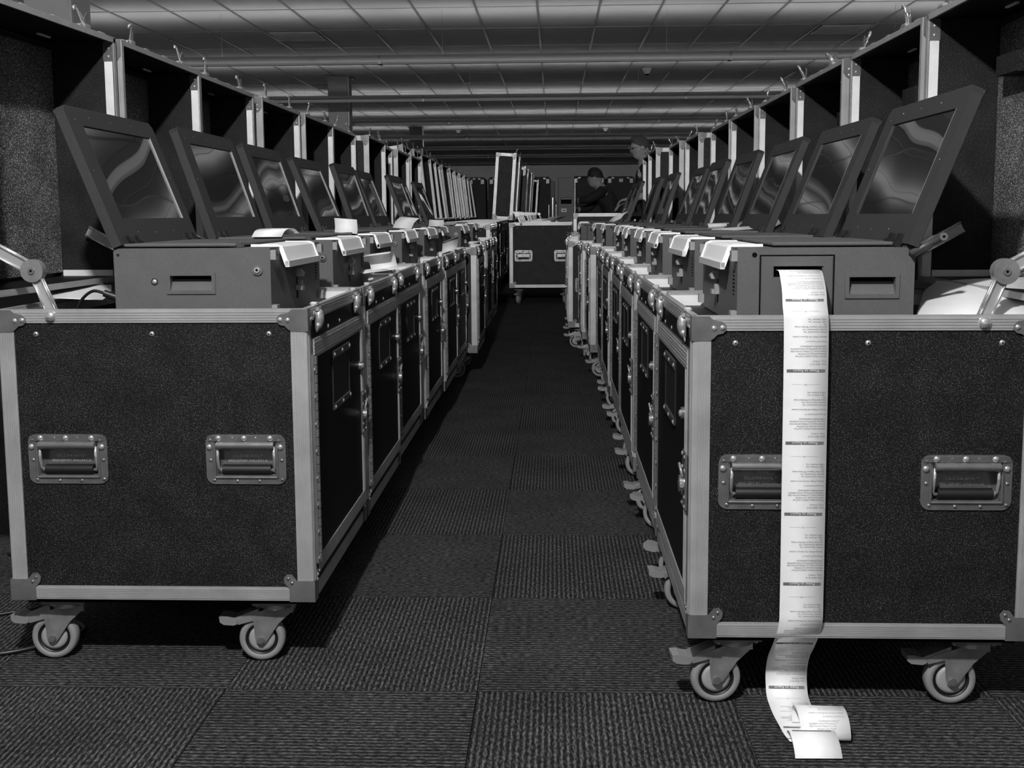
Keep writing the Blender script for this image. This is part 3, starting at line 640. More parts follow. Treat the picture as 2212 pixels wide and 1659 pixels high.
# ------------------------------------------------------------------ the ballot scanner
def scanner_tpl():
    X, Yh, Z = .173, .245, .158; k = []
    core = MB().box((-X, -Yh + .020, .004), (X, Yh - .020, Z), 'plastic')
    # end A (-y): openings for the grip pocket
    xsA = [-X, -.049, .043, X]; zsA = [.004, .066, .098, Z]
    grid_plate(core, xsA, zsA, {(1, 1)}, -Yh, -Yh + .020, 'plastic')
    # end B (+y): printer opening and grip pocket
    xsB = [-X, -.136, -.046, .007, .102, X]; zsB = [.004, .066, .088, .100, .122, Z]
    grid_plate(core, xsB, zsB, {(1, 1), (1, 2), (3, 3)}, Yh - .020, Yh, 'plastic')
    core.box((-X + .004, -Yh + .004, 0), (X - .004, Yh - .004, .004), 'plastic_dark')
    def pocket(x0, x1, z0, z1, s):
        mb = MB(); y = s * Yh; e = .004
        mb.box((x0 - .008, y, z0 - .008), (x1 + .008, y + s * .003, z0), 'plastic').box((x0 - .008, y, z1), (x1 + .008, y + s * .003, z1 + .006), 'plastic')
        mb.box((x0 - .008, y, z0), (x0, y + s * .003, z1), 'plastic').box((x1, y, z0), (x1 + .008, y + s * .003, z1), 'plastic')
        mb.box((x0, y - s * .0199, z0), (x1, y - s * .018, z1), 'void')
        mb.prism([(y, z0), (y - s * .018, z0), (y - s * .018, z0 + (z1 - z0) * .72)], 'x', x0, x1, 'plastic'); return mb
    k.append(T('grip_pocket', pocket(-.049, .043, .066, .098, -1))); k.append(T('grip_pocket', pocket(-.136, -.046, .066, .100, 1)))
    lk1 = MB().cyl((.145, -Yh, .110), (.145, -Yh - .004, .110), .0115, 'nickel', 20).cyl((.145, -Yh - .004, .110), (.145, -Yh - .009, .110), .0062, 'chrome', 7).cyl((.145, -Yh - .0085, .110), (.145, -Yh - .0095, .110), .003, 'void', 8)
    lk2 = MB().cyl((-.084, -Yh, .085), (-.084, -Yh - .001, .085), .0078, 'black', 16).dome((-.084, -Yh - .001, .085), (0, -1, 0), .0060, 'chrome')
    k += [T('key_lock', lk1, label='round chrome key lock'), T('button_lock', lk2)]
    sc = MB()
    for s in (-1, 1): sc.cyl((-.163, s * Yh, .144), (-.163, s * (Yh + .001), .144), .0032, 'black', 10)
    k += split('case_screw', sc)
    # printer door on end B
    pd = MB(); y = Yh
    for a, b in (((-.017, .004), (-.014, .142)), ((.127, .004), (.130, .142)), ((-.017, .142), (.130, .1445))): pd.box((a[0], y - .001, a[1]), (b[0], y + .0006, b[1]), 'void')
    pd.box((-.012, y, .004), (.125, y + .0022, .096), 'plastic').box((-.012, y, .122), (.125, y + .0022, .140), 'plastic').box((-.012, y, .096), (.005, y + .0022, .122), 'plastic').box((.104, y, .096), (.125, y + .0022, .122), 'plastic')
    pd.box((.007, y - .019, .100), (.102, y - .017, .122), 'void').cyl((.140, y, .1445), (.140, y + .0006, .1445), .005, 'void', 12)
    k.append(T('printer_door', pd))
    # ballot tray over the front edge
    tr = MB().prism([(.108, Z), (.108, Z + .004), (X - .008, Z + .004), (X + .005, Z - .001), (X + .017, Z - .036), (X + .013, Z - .036), (X + .002, Z - .008), (X - .004, Z)], 'y', -.150, .150, 'tray')
    fr = MB()
    for s in (-1, 1): fr.prism([(.108, Z), (.108, Z + .0055), (X - .004, Z + .0055), (X + .007, Z + .001), (X + .0195, Z - .034), (X + .0195, Z - .042), (X + .011, Z - .042), (X, Z - .008), (X - .004, Z)], 'y', s * .150, s * .162, 'tray')
    fr.box((X + .012, -.162, Z - .046), (X + .0215, .162, Z - .032), 'tray_rim')
    k += [T('ballot_tray', tr, label='white ballot entry tray'), T('tray_rim', fr)]
    for s in (-1, 1):
        for zz in (.132, .012):
            k.append(T('corner_tab', MB().box((X, s * .232 - .011, zz), (X + .012, s * .232 + .011, zz + .021), 'tab').cyl((X + .012, s * .232 + .004, zz + .011), (X + .0125, s * .232 + .004, zz + .011), .003, 'black', 8)))
    l1 = MB().prism([(X, .083), (X + .016, .083), (X + .018, .090), (X + .010, .101), (X, .103)], 'y', -.020, .004, 'tab').box((X, -.012, .064), (X + .0006, -.002, .084), 'void')
    l2 = MB().box((X, -.018, .050), (X + .015, .008, .060), 'tab').box((X, .0, .050), (X + .010, .014, .072), 'tab').box((X, -.010, .030), (X + .0006, .001, .050), 'void')
    k += [T('slide_lever', l1, label='grey slide lever'), T('slide_lever', l2, label='grey slide lever')]
    ve = MB()
    for q in range(7):
        z = .062 + q * .0075; hw = .010 * math.sqrt(max(0, 1 - ((q - 3) / 3.9) ** 2)); ve.box((X, .203 - hw, z), (X + .0005, .203 + hw, z + .0035), 'void')
    k.append(T('vent_slits', ve).stuff())
    tp = MB().box((-.150, -.236, Z + .001), (.090, .20, Z + .0035), 'void').box((-.152, -.240, Z + .003), (.098, .21, Z + .010), 'plastic', .002).box((.085, -.236, Z + .001), (.108, -.215, Z + .011), 'plastic_dark')
    k.append(T('top_cover', tp))
    return T('ballot_scanner', core, k)
SCAN = scanner_tpl()
def screen_kids():
    # local: hinge line on y axis at origin, panel rises along +z; facing +x
    P, Ht, Th = .258, .332, .022
    fr = MB(); gy0, gy1, gz0, gz1 = -.190, .208, .068, .288
    ys = [-P, gy0, gy1, P]; zz = [.006, gz0, gz1, Ht]
    for i in range(3):
        for j in range(3):
            if (i, j) == (1, 1): continue
            if j == 2 and i != 1:
                s = -1 if i == 0 else 1; ya, yb = (ys[0], ys[1]) if i == 0 else (ys[3], ys[2]); c = .014
                fr.prism([(ya, zz[2]), (ya, zz[3] - c), (ya - s * c, zz[3]), (yb, zz[3]), (yb, zz[2])], 'x', -Th, 0, 'bezel')
            else: fr.box((-Th, ys[i], zz[j]), (0, ys[i + 1], zz[j + 1]), 'bezel')
    fr.box((-Th - .002, -P + .004, .01), (-Th, P - .004, Ht - .004), 'plastic_dark')
    gl = MB(); nY, nZ = 2, 2
    gl.box((-.012, gy0, gz0), (-.0035, gy1, gz1), 'glass')
    lip = MB().box((-.0035, gy1 - .001, gz0), (.0004, gy1, gz1), 'tab')
    scw = MB()
    for a, b in ((-.22, .30), (-.14, .31), (-.02, .31), (.10, .31), (-.235, .18), (.235, .18), (-.13, .035), (-.02, .032), (.10, .034)): scw.dome((0, a, b), (1, 0, 0), .0018, 'nickel')
    cl = MB()
    for yy in (-.225, -.175, .155, .205): cl.box((.0, yy - .016, -.004), (.012, yy + .016, .010), 'black').box((-.002, yy - .010, .008), (.008, yy + .010, .024), 'black')
    pin = MB().cyl((-.010, -P + .02, .002), (-.010, P - .02, .002), .006, 'plastic_dark', 8).box((-.006, -.12, -.002), (.0055, .13, .0055), 'plastic_dark')
    for q in range(14): pin.dome((.0055, -.11 + q * .0175, .003), (1, 0, .6), .0022, 'nickel')
    cl2 = pin
    return T('screen', fr, [T('display_glass', gl, label='dark glossy wavy display'), T('inner_lip', lip), T('hinge_pin', cl2), T('bezel_screws', scw).stuff()] + split('hinge_clip', cl))
SCR = screen_kids()
ARM = MB().tube([(-.150, -.235, .150), (-.215, -.235, .176)], .011, 'plastic_dark', 10).cyl((-.222, -.246, .180), (-.222, -.224, .180), .011, 'nickel', 14)
ARM2 = MB().tube([(-.160, .256, .146), (-.216, .256, .176)], .0070, 'plastic_dark', 10).cyl((-.221, .249, .179), (-.221, .263, .179), .0078, 'nickel', 14).cyl((-.221, .2485, .179), (-.221, .2635, .179), .003, 'void', 8)
ARMt = T('support_arm', ARM); ARM2t = T('support_arm', ARM2)
TILT = math.radians(-21)
def scanner(cx, cy, rz, label, group, tilt=TILT, screen=True, z=.7577):
    o = place(SCAN, None, (cx, cy, z), (0, 0, rz)); tag(o, label, 'voting machine', group)
    if screen:
        s = bpy.data.objects.new('screen', SCR.me); COL.objects.link(s); s.parent = o; s.location = (-.150, .006, .160); s.rotation_euler = (0, tilt, 0)
        for k_ in SCR.kids: place(k_, s)
        place(ARM2t, o)
    return o
for i, (xa, y0) in enumerate(Lrow[:9]):
    scanner(xa - HX + .0595, y0 + HY + .022, random.uniform(-.012, .012) if i else 0, f'{W_[i]} grey ballot scanner from the camera in the left row, screen tilted up', 'ballot scanners in the left row', TILT + (random.uniform(-.03, .05) if i else 0))
for i, (xa, y0) in enumerate(Rrow[:10]):
    scanner(xa + HX - .0595, y0 + HY + .022, PI + (random.uniform(-.012, .012) if i else 0), (f'{W_[i]} grey ballot scanner from the camera in the right row, screen tilted up' if i else
            'nearest grey ballot scanner in the right row, printing a long paper receipt'), 'ballot scanners in the right row', TILT + (random.uniform(-.03, .05) if i else 0))

# ------------------------------------------------------------------ large cases: centre row and far left row
G2 = 'larger road cases standing behind the centre of the aisle'
for i, (xl, y0) in enumerate([(-.487, 11.85), (-.47, 12.62), (-.47, 15.3), (-.45, 16.1), (-.45, 16.9), (-.43, 17.7), (-.42, 18.5), (-.37, 21.2)]):
    road_case(xl + HX * 1.13, y0 + HY * 1.13, 0, ('large black road case closing the end of the aisle, lid open to the left' if i == 0 else f'{W_[i]} large open road case of the line that closes the aisle'),
              G2, kind=i % 5, scale=1.13, tilt=math.radians(4), trail=1.2)
for i in range(11):
    road_case(-.60 - HX * 1.13 - .012 * i, 10.1 + (.80 * i if i < 4 else 1.02 * i - .88) + HY * 1.13, 0, f'{W_[i]} large case with its lid leaning back, beyond the last scanners of the left row', 'large cases in the far part of the left row',
              kind=(i + 2) % 5, scale=1.13, tilt=math.radians(-7 + random.uniform(-1.5, 1.5)), yaw=random.uniform(-.03, .03), stays=False)

# ------------------------------------------------------------------ paper
def ribbon(pts, wd, width, k='paper', nw=2, th=.0004):
    """strip of paper along pts (centre line); wd = width direction; returns MB"""
    P = [Vector(p) for p in pts]; wv = Vector(wd).normalized() * width * .5; mb = MB(); n = len(P)
    nrm = []
    for i in range(n):
        d = (P[min(i + 1, n - 1)] - P[max(i - 1, 0)]); nrm.append(d.cross(wv).normalized() * th)
    V = []
    for i in range(n): V += [P[i] - wv, P[i] + wv, P[i] - wv + nrm[i], P[i] + wv + nrm[i]]
    Fs = []
    for i in range(n - 1):
        a, b = i * 4, i * 4 + 4
        Fs += [(a, a + 1, b + 1, b), (a + 2, b + 2, b + 3, a + 3), (a, b, b + 2, a + 2), (a + 1, a + 3, b + 3, b + 1)]
    Fs += [(0, 2, 3, 1), (n * 4 - 4, n * 4 - 3, n * 4 - 1, n * 4 - 2)]
    return mb.add(V, Fs, k, True)
def spline(ctrl, n=8):
    C = [Vector(c) for c in ctrl]; out = []
    for i in range(len(C) - 1):
        p0, p1, p2, p3 = C[max(i - 1, 0)], C[i], C[i + 1], C[min(i + 2, len(C) - 1)]
        for q in range(n):
            t = q / n; out.append(.5 * ((2 * p1) + (p2 - p0) * t + (2 * p0 - 5 * p1 + 4 * p2 - p3) * t * t + (3 * p1 - p0 - 3 * p2 + p3) * t ** 3))
    return out + [C[-1]]
# the long receipt from the nearest right scanner
ctrl = [(.482, 2.150, .872), (.482, 2.122, .871), (.480, 2.098, .862), (.478, 2.068, .838), (.475, 2.045, .812), (.474, 2.033, .798), (.4745, 2.0285, .78), (.4755, 2.027, .70), (.477, 2.029, .50),
        (.479, 2.032, .25), (.4785, 2.036, .185), (.474, 2.065, .135), (.473, 2.105, .092), (.473, 2.122, .055), (.473, 2.118, .024), (.472, 2.095, .008), (.472, 2.04, .0035), (.474, 2.00, .003),
        (.484, 1.985, .008), (.492, 1.965, .035), (.497, 1.985, .054), (.503, 2.010, .050), (.508, 2.022, .030), (.506, 2.012, .008), (.502, 1.985, .006), (.492, 1.965, .006)]
pa = spline(ctrl[:18], 8) + spline([(.474, 2.00, .003), (.476, 1.96, .003), (.479, 1.935, .004), (.481, 1.925, .004)], 8)[1:]
rec = emp('long_receipt', (.475, 2.03, 0)); tag(rec, 'long printed paper receipt hanging from the nearest right scanner down to the carpet', 'receipt')
off = Vector(rec.location)
pa = [p - off for p in pa]
single('paper_strip', ribbon(pa, (1, 0, 0), .0835), parent=rec)
hump1 = spline([(.506, 2.000, .005), (.506, 2.008, .026), (.506, 1.995, .042), (.506, 1.970, .046), (.506, 1.946, .038), (.506, 1.932, .022), (.506, 1.930, .006), (.506, 1.945, .005)], 8)
hump2 = spline([(.478, 1.935, .006), (.478, 1.938, .018), (.478, 1.925, .026), (.478, 1.905, .026), (.478, 1.885, .019), (.478, 1.872, .010), (.478, 1.866, .003)], 8)
single('paper_curl', ribbon([p - off for p in hump1], (1, -.03, 0), .092), parent=rec)
single('paper_curl', ribbon([p - off for p in hump2], (1, .02, 0), .085), parent=rec)
def onpath(path):
    L = [0.]
    for a, b in zip(path, path[1:]): L.append(L[-1] + (b - a).length)
    def f(u, v, lift):
        v = min(max(v, 0), L[-1] - 1e-5); i = 0
        while L[i + 1] < v: i += 1
        t = (v - L[i]) / (L[i + 1] - L[i]); p = path[i].lerp(path[i + 1], t); d = (path[min(i + 2, len(path) - 1)] - path[max(i - 1, 0)]).normalized()
        n = d.cross(Vector((1, 0, 0))).normalized(); n = n if True else n
        return p + Vector((u, 0, 0)) + n * lift
    return f, L[-1]
def print_block(mb, bb, wt, fn, v0, sgn, vmin=0, vmax=9):
    """one report, header band at v0, lines above it (smaller v); all turned upside down"""
    S = .0044
    lines = [(.014, '               Date: 2024-10-17'), (.0195, '               Time: 17:35:21'), (.029, 'Machine Name: JSI6251cGafTwd'), (.0337, 'Machine Serial #: AO1909340'), (.0385, 'Firmware Version: 2.2.2 FAB7BA6 20241004-105841'),
             (.0432, 'Public Key: 021F6279caa61753f41eb69f96796'), (.048, '04692A9dfb61aa9b9b69a25'), (.057, 'Protected Counter: 0'), (.066, 'Election Mode: No Election Loaded'), (.075, 'Printer Connected?: Yes'), (.0797, 'Scanner Connected?: Yes'),
             (.0845, 'Battery State: Charge level: 98%, Battery charging'), (.0892, '0%'), (.094, 'USB 1 Present: Yes'), (.0988, 'USB 2 Present: Yes'), (.114, '---------------- OK ----------------')]
    def put(mb_, txt, size, off_, lift, k, align, ux):
        kx = min(1.0, .0745 / (len(txt) * size * .50))
        text_into(mb_, txt, size, k, lambda x, y: fn(ux - x * kx * sgn, v0 - off_ + y * 1.0, lift), align)
    if vmin <= v0 <= vmax:
        for q in range(18):
            a = -.036 + q * .004
            bb.add([fn(a, v0 - .003, .0009), fn(a + .004, v0 - .003, .0009), fn(a + .004, v0 + .003, .0009), fn(a, v0 + .003, .0009)], [(0, 1, 2, 3)], 'band')
        put(wt, 'Power on Report', .0068, .0024, .0014, 'paper', 'CENTER', 0)
    for o_, t in lines:
        if vmin <= v0 - o_ <= vmax:
            if t.startswith('--'): put(mb, t, S, o_, .0009, 'ink', 'CENTER', 0)
            else: put(mb, t.strip(), S, o_, .0009, 'ink', 'LEFT', .038)
fn, Ltot = onpath(pa)
ink, band, wht = MB(), MB(), MB()
vh = .118
for q in range(8): print_block(ink, band, wht, fn, vh + .139 * q, 1, .02, Ltot - .01)
single('printed_lines', ink, parent=rec, kind='stuff'); single('printed_bands', band, parent=rec, kind='stuff'); single('printed_headings', wht, parent=rec, kind='stuff')
for hp, vv, vmx in ((hump1, .145, .115), (hump2, .030, .09)):
    f2, L2 = onpath([p - off for p in hp]); i2, b2, w2 = MB(), MB(), MB(); sx_ = .036 if hp is hump1 else -.001
    ff = (lambda g, s_: (lambda u, v, l: g(u, v, -l) if False else g(u, v, l)))(f2, sx_)
    print_block(i2, b2, w2, ff, vv, 1, .015, min(L2 - .01, vmx))
    if i2.v: single('printed_lines', i2, parent=rec, kind='stuff')
    if b2.v: single('printed_bands', b2, parent=rec, kind='stuff'); single('printed_headings', w2, parent=rec, kind='stuff')

def paper(name, ctrl, wd, width, label, cat='paper', group=None, k='paper', lines=0):
    path = spline(ctrl, 6); o0 = path[0].copy(); o0.z = min(p.z for p in path)
    ob = single(name, ribbon([p - o0 for p in path], wd, width, k), label, cat, group, tuple(o0)); return ob
G3 = 'paper slips on the left row'; G4 = 'paper slips on the right row'
ZM = .923   # top of a scanner
paper('paper_slip', [(-.80, 2.98, ZM + .003), (-.79, 2.99, ZM + .022), (-.775, 3.02, ZM + .026), (-.765, 3.05, ZM + .010)], (1, .12, 0), .083, 'arched white paper slip on top of the second left scanner', group=G3)
paper('paper_slip', [(-.72, 3.72, ZM + .001), (-.722, 3.74, ZM + .02), (-.725, 3.745, ZM + .05)], (1, .1, -.08), .078, 'white paper slip standing upright on the third left scanner', group=G3)
paper('paper_slip', [(-.56, 3.375, .86), (-.555, 3.40, .865), (-.55, 3.43, .85), (-.545, 3.44, .82), (-.54, 3.425, .812), (-.56, 3.40, .806), (-.60, 3.44, .812)], (1, .25, .12), .085, 'large curled white receipt drooping over the rim between the second and third left cases', group=G3)
paper('paper_slip', [(-.69, 4.90, ZM + .001), (-.68, 4.93, ZM + .03), (-.66, 4.96, ZM + .05), (-.65, 4.99, ZM + .045)], (1, .1, -.1), .085, 'printed paper slip curling up from the fourth left scanner', group=G3)
paper('paper_slip', [(-.63, 5.78, ZM + .001), (-.63, 5.80, ZM + .02), (-.63, 5.81, ZM + .034)], (1, .05, -.03), .080, 'white paper slip standing on the fifth left scanner', group=G3)
paper('paper_slip', [(-.53, 5.55, .86), (-.535, 5.58, .85), (-.54, 5.60, .82), (-.545, 5.60, .795)], (1, .2, .35), .085, 'printed receipt bent over the rim behind the fifth left scanner', group=G3)
paper('paper_slip', [(-.66, 6.5, ZM + .002), (-.66, 6.6, ZM + .006), (-.66, 6.72, ZM + .016)], (1, 0, 0), .12, 'flat white sheet lying on the sixth left scanner', group=G3)
paper('paper_slip', [(.66, 4.32, ZM + .001), (.66, 4.31, ZM + .014), (.66, 4.34, ZM + .022), (.66, 4.37, ZM + .014)], (1, .05, .04), .092, 'rolled white receipt on the fourth right scanner', group=G4)
paper('paper_slip', [(.60, 3.70, ZM + .002), (.62, 3.76, ZM + .004), (.64, 3.84, ZM + .012)], (1, .1, .06), .16, 'flat white sheet lying on the third right scanner', group=G4)
paper('paper_slip', [(.445, 8.05, ZM + .001), (.47, 8.07, ZM + .03), (.50, 8.08, ZM + .058)], (1, .0, .42), .12, 'tilted printed slip standing on the ninth right scanner', group=G4)
paper('paper_slip', [(.31, 8.45, .895), (.30, 8.44, .88), (.29, 8.43, .85), (.295, 8.42, .80), (.30, 8.43, .765)], (1, .1, .15), .05, 'narrow white receipt falling from the ninth right scanner', group=G4)
# sheets lying in the hinge gap beside the nearest scanners
paper('paper_sheet', [(-1.10, 2.40, .800), (-1.13, 2.50, .802), (-1.17, 2.62, .806), (-1.22, 2.74, .812), (-1.26, 2.82, .806)], (1, -.25, -.02), .17, 'curled white sheet lying behind the nearest left scanner under the lid stay')
paper('paper_sheet', [(.80, 2.10, .775), (.83, 2.16, .800), (.88, 2.28, .822), (.96, 2.44, .832), (1.00, 2.56, .828)], (1, -.55, .08), .20, 'white printed sheet lying behind the nearest right scanner under the lid stay')
paper('grey_folder', [(-.06, 11.93, .912), (-.02, 11.95, .925), (.06, 11.97, .955)], (1, .6, 0), .18, 'grey card leaning on the large case at the end of the aisle', 'card', k='sheet')

# cable with plug at the nearest left scanner; cords on the carpet
o = emp('power_cord', (-.97, 2.36, .79)); tag(o, 'black power cord plugged into the nearest left scanner', 'cord')
single('plug', MB().cyl((.005, 0, .012), (-.032, -.005, .026), .0095, 'cord', 14, .008).cyl((.014, .0, .010), (.004, 0, .013), .006, 'chrome', 10).box((-.01, .005, -.028), (.02, .012, -.002), 'steel'), parent=o)
single('cord', MB().tube(spline([(-.030, -.004, .025), (-.06, 0, .030), (-.09, .01, .010), (-.11, .02, -.02), (-.12, .05, -.03)], 6), .0035, 'cord'), parent=o)
single('floor_cord', MB().tube(spline([(-1.45, 2.75, .006), (-1.25, 2.60, .008), (-1.20, 2.50, .012), (-1.12, 2.42, .006), (-1.22, 2.30, .006), (-1.36, 2.27, .006), (-1.5, 2.3, .006)], 8), .005, 'cord'), 'black cord looped on the carpet beside the left front caster', 'cord', 'cords on the carpet')
single('floor_cord', MB().tube(spline([(-1.6, 3.0, .006), (-1.38, 2.85, .006), (-1.30, 2.75, .02), (-1.25, 2.62, .006), (-1.5, 2.45, .006)], 8), .004, 'cord'), 'thinner black cord crossing the carpet left of the nearest case', 'cord', 'cords on the carpet')

# upright scanner at the end of the aisle
up = emp('upright_scanner', (.150, 12.75, .8965)); tag(up, 'tall grey scanner standing upright on the large cases at the end of the aisle', 'voting machine')
single('housing', MB().box((-.095, -.16, 0), (.095, .16, .51), 'plastic', .006), parent=up)
single('edge_strip', MB().box((.097, -.165, .02), (.104, -.145, .49), 'alu'), parent=up)
single('slot', MB().box((-.062, -.166, .205), (.062, -.159, .275), 'void').box((-.056, -.168, .258), (.056, -.165, .268), 'tab'), parent=up)
single('label_plate', MB().box((-.058, -.163, .112), (.002, -.159, .150), 'label').box((-.048, -.1645, .124), (-.008, -.1625, .138), 'band'), parent=up)
u2 = emp('folded_scanner', (.0, 12.95, .8965)); tag(u2, 'dark scanner seen edge-on left of the upright scanner', 'voting machine')
single('housing', MB().box((-.035, -.15, 0), (.02, .15, .47), 'bezel', .005), parent=u2)
single('side_rail', MB().box((-.055, -.17, .0), (-.052, -.166, .20), 'nickel').box((.03, -.17, .0), (.033, -.166, .20), 'nickel').box((-.01, -.165, .05), (-.004, -.155, .28), 'nickel'), parent=u2)

# row of tall black cases against the far part of the hall
for i, (px0, px1, top) in enumerate([(960, 1006, 386), (1014, 1052, 384), (1057, 1118, 384), (1124, 1190, 384), (1236, 1304, 383), (1307, 1366, 384), (1371, 1440, 385), (1445, 1512, 385)]):
    Y = 23.0; x0 = (px0 - 1195) * Y / F_PX; x1 = (px1 - 1195) * Y / F_PX; zt = CAM_H + (462.3 - top) * Y / F_PX; hw = (x1 - x0) / 2
    o = emp('tall_case', ((x0 + x1) / 2, Y, 0)); tag(o, ['leftmost tall black case in the row before the far wall', 'tall black case before the far wall, second from the left', 'tall black case before the far wall, behind the tall open lid', 'tall black case before the far wall, left of the upright scanner',
        'tall black case before the far wall, behind the man in the cap', 'tall black case with a pale label, right of the man in the cap', 'tall black case before the far wall, behind the man with glasses', 'rightmost tall black case in the row before the far wall'][i], 'equipment case', 'tall black cases before the far wall')
    single('shell', MB().prism([(-hw, .12), (-hw, zt - .05), (-hw + .05, zt), (hw - .05, zt), (hw, zt - .05), (hw, .12)], 'y', -.3, .3, 'laminate'), parent=o)
    for s in (-1, 1):
        single('corner_bracket', MB().box((s * (hw - .035), -.305, zt - .14), (s * (hw - .10), -.300, zt - .05), 'bracket').box((s * (hw - .11), -.304, zt - .05), (s * (hw - .16), -.300, zt - .02), 'bracket'), parent=o)
        for yy in (-.24, .24): single('wheel', MB().cyl((s * (hw - .08) - .015, yy, .06), (s * (hw - .08) + .015, yy, .06), .06, 'black', 16), parent=o)
    if i == 5: single('case_label', MB().box((-.03, -.304, zt - .12), (.05, -.300, zt - .05), 'label'), parent=o)

# ------------------------------------------------------------------ people
def skin_obj(name, pts, edges, k, parent, sub=2):
    me = bpy.data.meshes.new(name); me.from_pydata([p[0] for p in pts], edges, []); ob = bpy.data.objects.new(name, me); COL.objects.link(ob); ob.parent = parent
    md = ob.modifiers.new('skin', 'SKIN'); me.skin_vertices[0].data[0].use_root = True
    for i, p in enumerate(pts):
        r = p[1]; me.skin_vertices[0].data[i].radius = (r, r) if not isinstance(r, tuple) else r
    s = ob.modifiers.new('sub', 'SUBSURF'); s.levels = sub; s.render_levels = sub; md.use_smooth_shade = True
    me.materials.append(M[k]); return ob
def head_mb(cap=False):
    """head facing -x, centre at origin, height about .24"""
    mb = MB(); n, m_ = 28, 22; V = []; Fs = []
    for j in range(m_ + 1):
        t = -PI / 2 + PI * j / m_; z = math.sin(t) * .120
        for i in range(n):
            q = 2 * PI * i / n; cx, cy = math.cos(q), math.sin(q)
            rr = math.cos(t); fx = .100 if cx > 0 else .092; x = cx * rr * fx; y = cy * rr * .076
            f = max(0, -cx)
            if z < -.02: x *= 1 - .18 * max(0, cx) * ((-z - .02) / .1); y *= 1 - .32 * ((-z - .02) / .1)     # jaw narrows
            if z < -.05 and f > .6: x -= .012 * (f - .6) / .4                                                  # chin
            nose = math.exp(-((z + .012) / .020) ** 2) * max(0, 1 - abs(cy) / .22) * (f > .8); x -= .026 * nose
            x -= .006 * math.exp(-((z - .030) / .010) ** 2) * max(0, 1 - abs(cy) / .7) * (f > .5)              # brow
            x += .008 * math.exp(-((z - .012) / .010) ** 2) * math.exp(-((abs(cy) - .38) / .16) ** 2) * (f > .5)  # eye sockets
            x -= .007 * math.exp(-((z + .052) / .010) ** 2) * max(0, 1 - abs(cy) / .34) * (f > .7)             # lips
            V.append((x, y, z))
    for j in range(m_):
        for i in range(n): Fs.append((j * n + i, j * n + (i + 1) % n, (j + 1) * n + (i + 1) % n, (j + 1) * n + i))
    mb.add(V, Fs, 'skin', True)
    for s in (-1, 1):
        mb.lathe((.006, s * .072, -.004), (0, s, .1), [(.0, .012), (.014, .013), (.020, .010), (.021, .004), (.012, -.004)], 'skin', 12)
        mb.dome((-.084, s * .030, .012), (-1, s * .2, 0), .011, 'void', .4)
    mb.box((-.096, -.020, -.056), (-.090, .020, -.053), 'void')
    return mb
def hand(name, wrist, dirv, up_, parent, curl=.5):
    """five fingered hand as one skinned mesh"""
    W = Vector(wrist); d = Vector(dirv).normalized(); u_ = Vector(up_).normalized(); s = d.cross(u_).normalized(); u_ = s.cross(d)
    pts = [(tuple(W), .022), (tuple(W + d * .05), (.034, .016)), (tuple(W + d * .085), (.036, .014))]; ed = [(0, 1), (1, 2)]
    for i, (o_, L) in enumerate(((-.030, .060), (-.010, .075), (.010, .080), (.030, .070))):
        b = W + d * .09 + s * o_; base = len(pts); a = 0; p = b; pts.append((tuple(p), .0095)); ed.append((2, base))
        for q in range(3): a += curl * .7; p = p + (d * math.cos(a) - u_ * math.sin(a)) * L / 3; pts.append((tuple(p), .0088 - q * .0008)); ed.append((base + q, base + q + 1))
    base = len(pts); p = W + d * .03 + s * .030; pts.append((tuple(p), .012)); ed.append((1, base)); p2 = p + (d * .7 + s * .7 - u_ * .3) * .035; pts.append((tuple(p2), .010)); ed.append((base, base + 1))
    pts.append((tuple(p2 + (d * .9 - u_ * .4 + s * .1) * .03), .009)); ed.append((base + 1, base + 2))
    return pts, ed
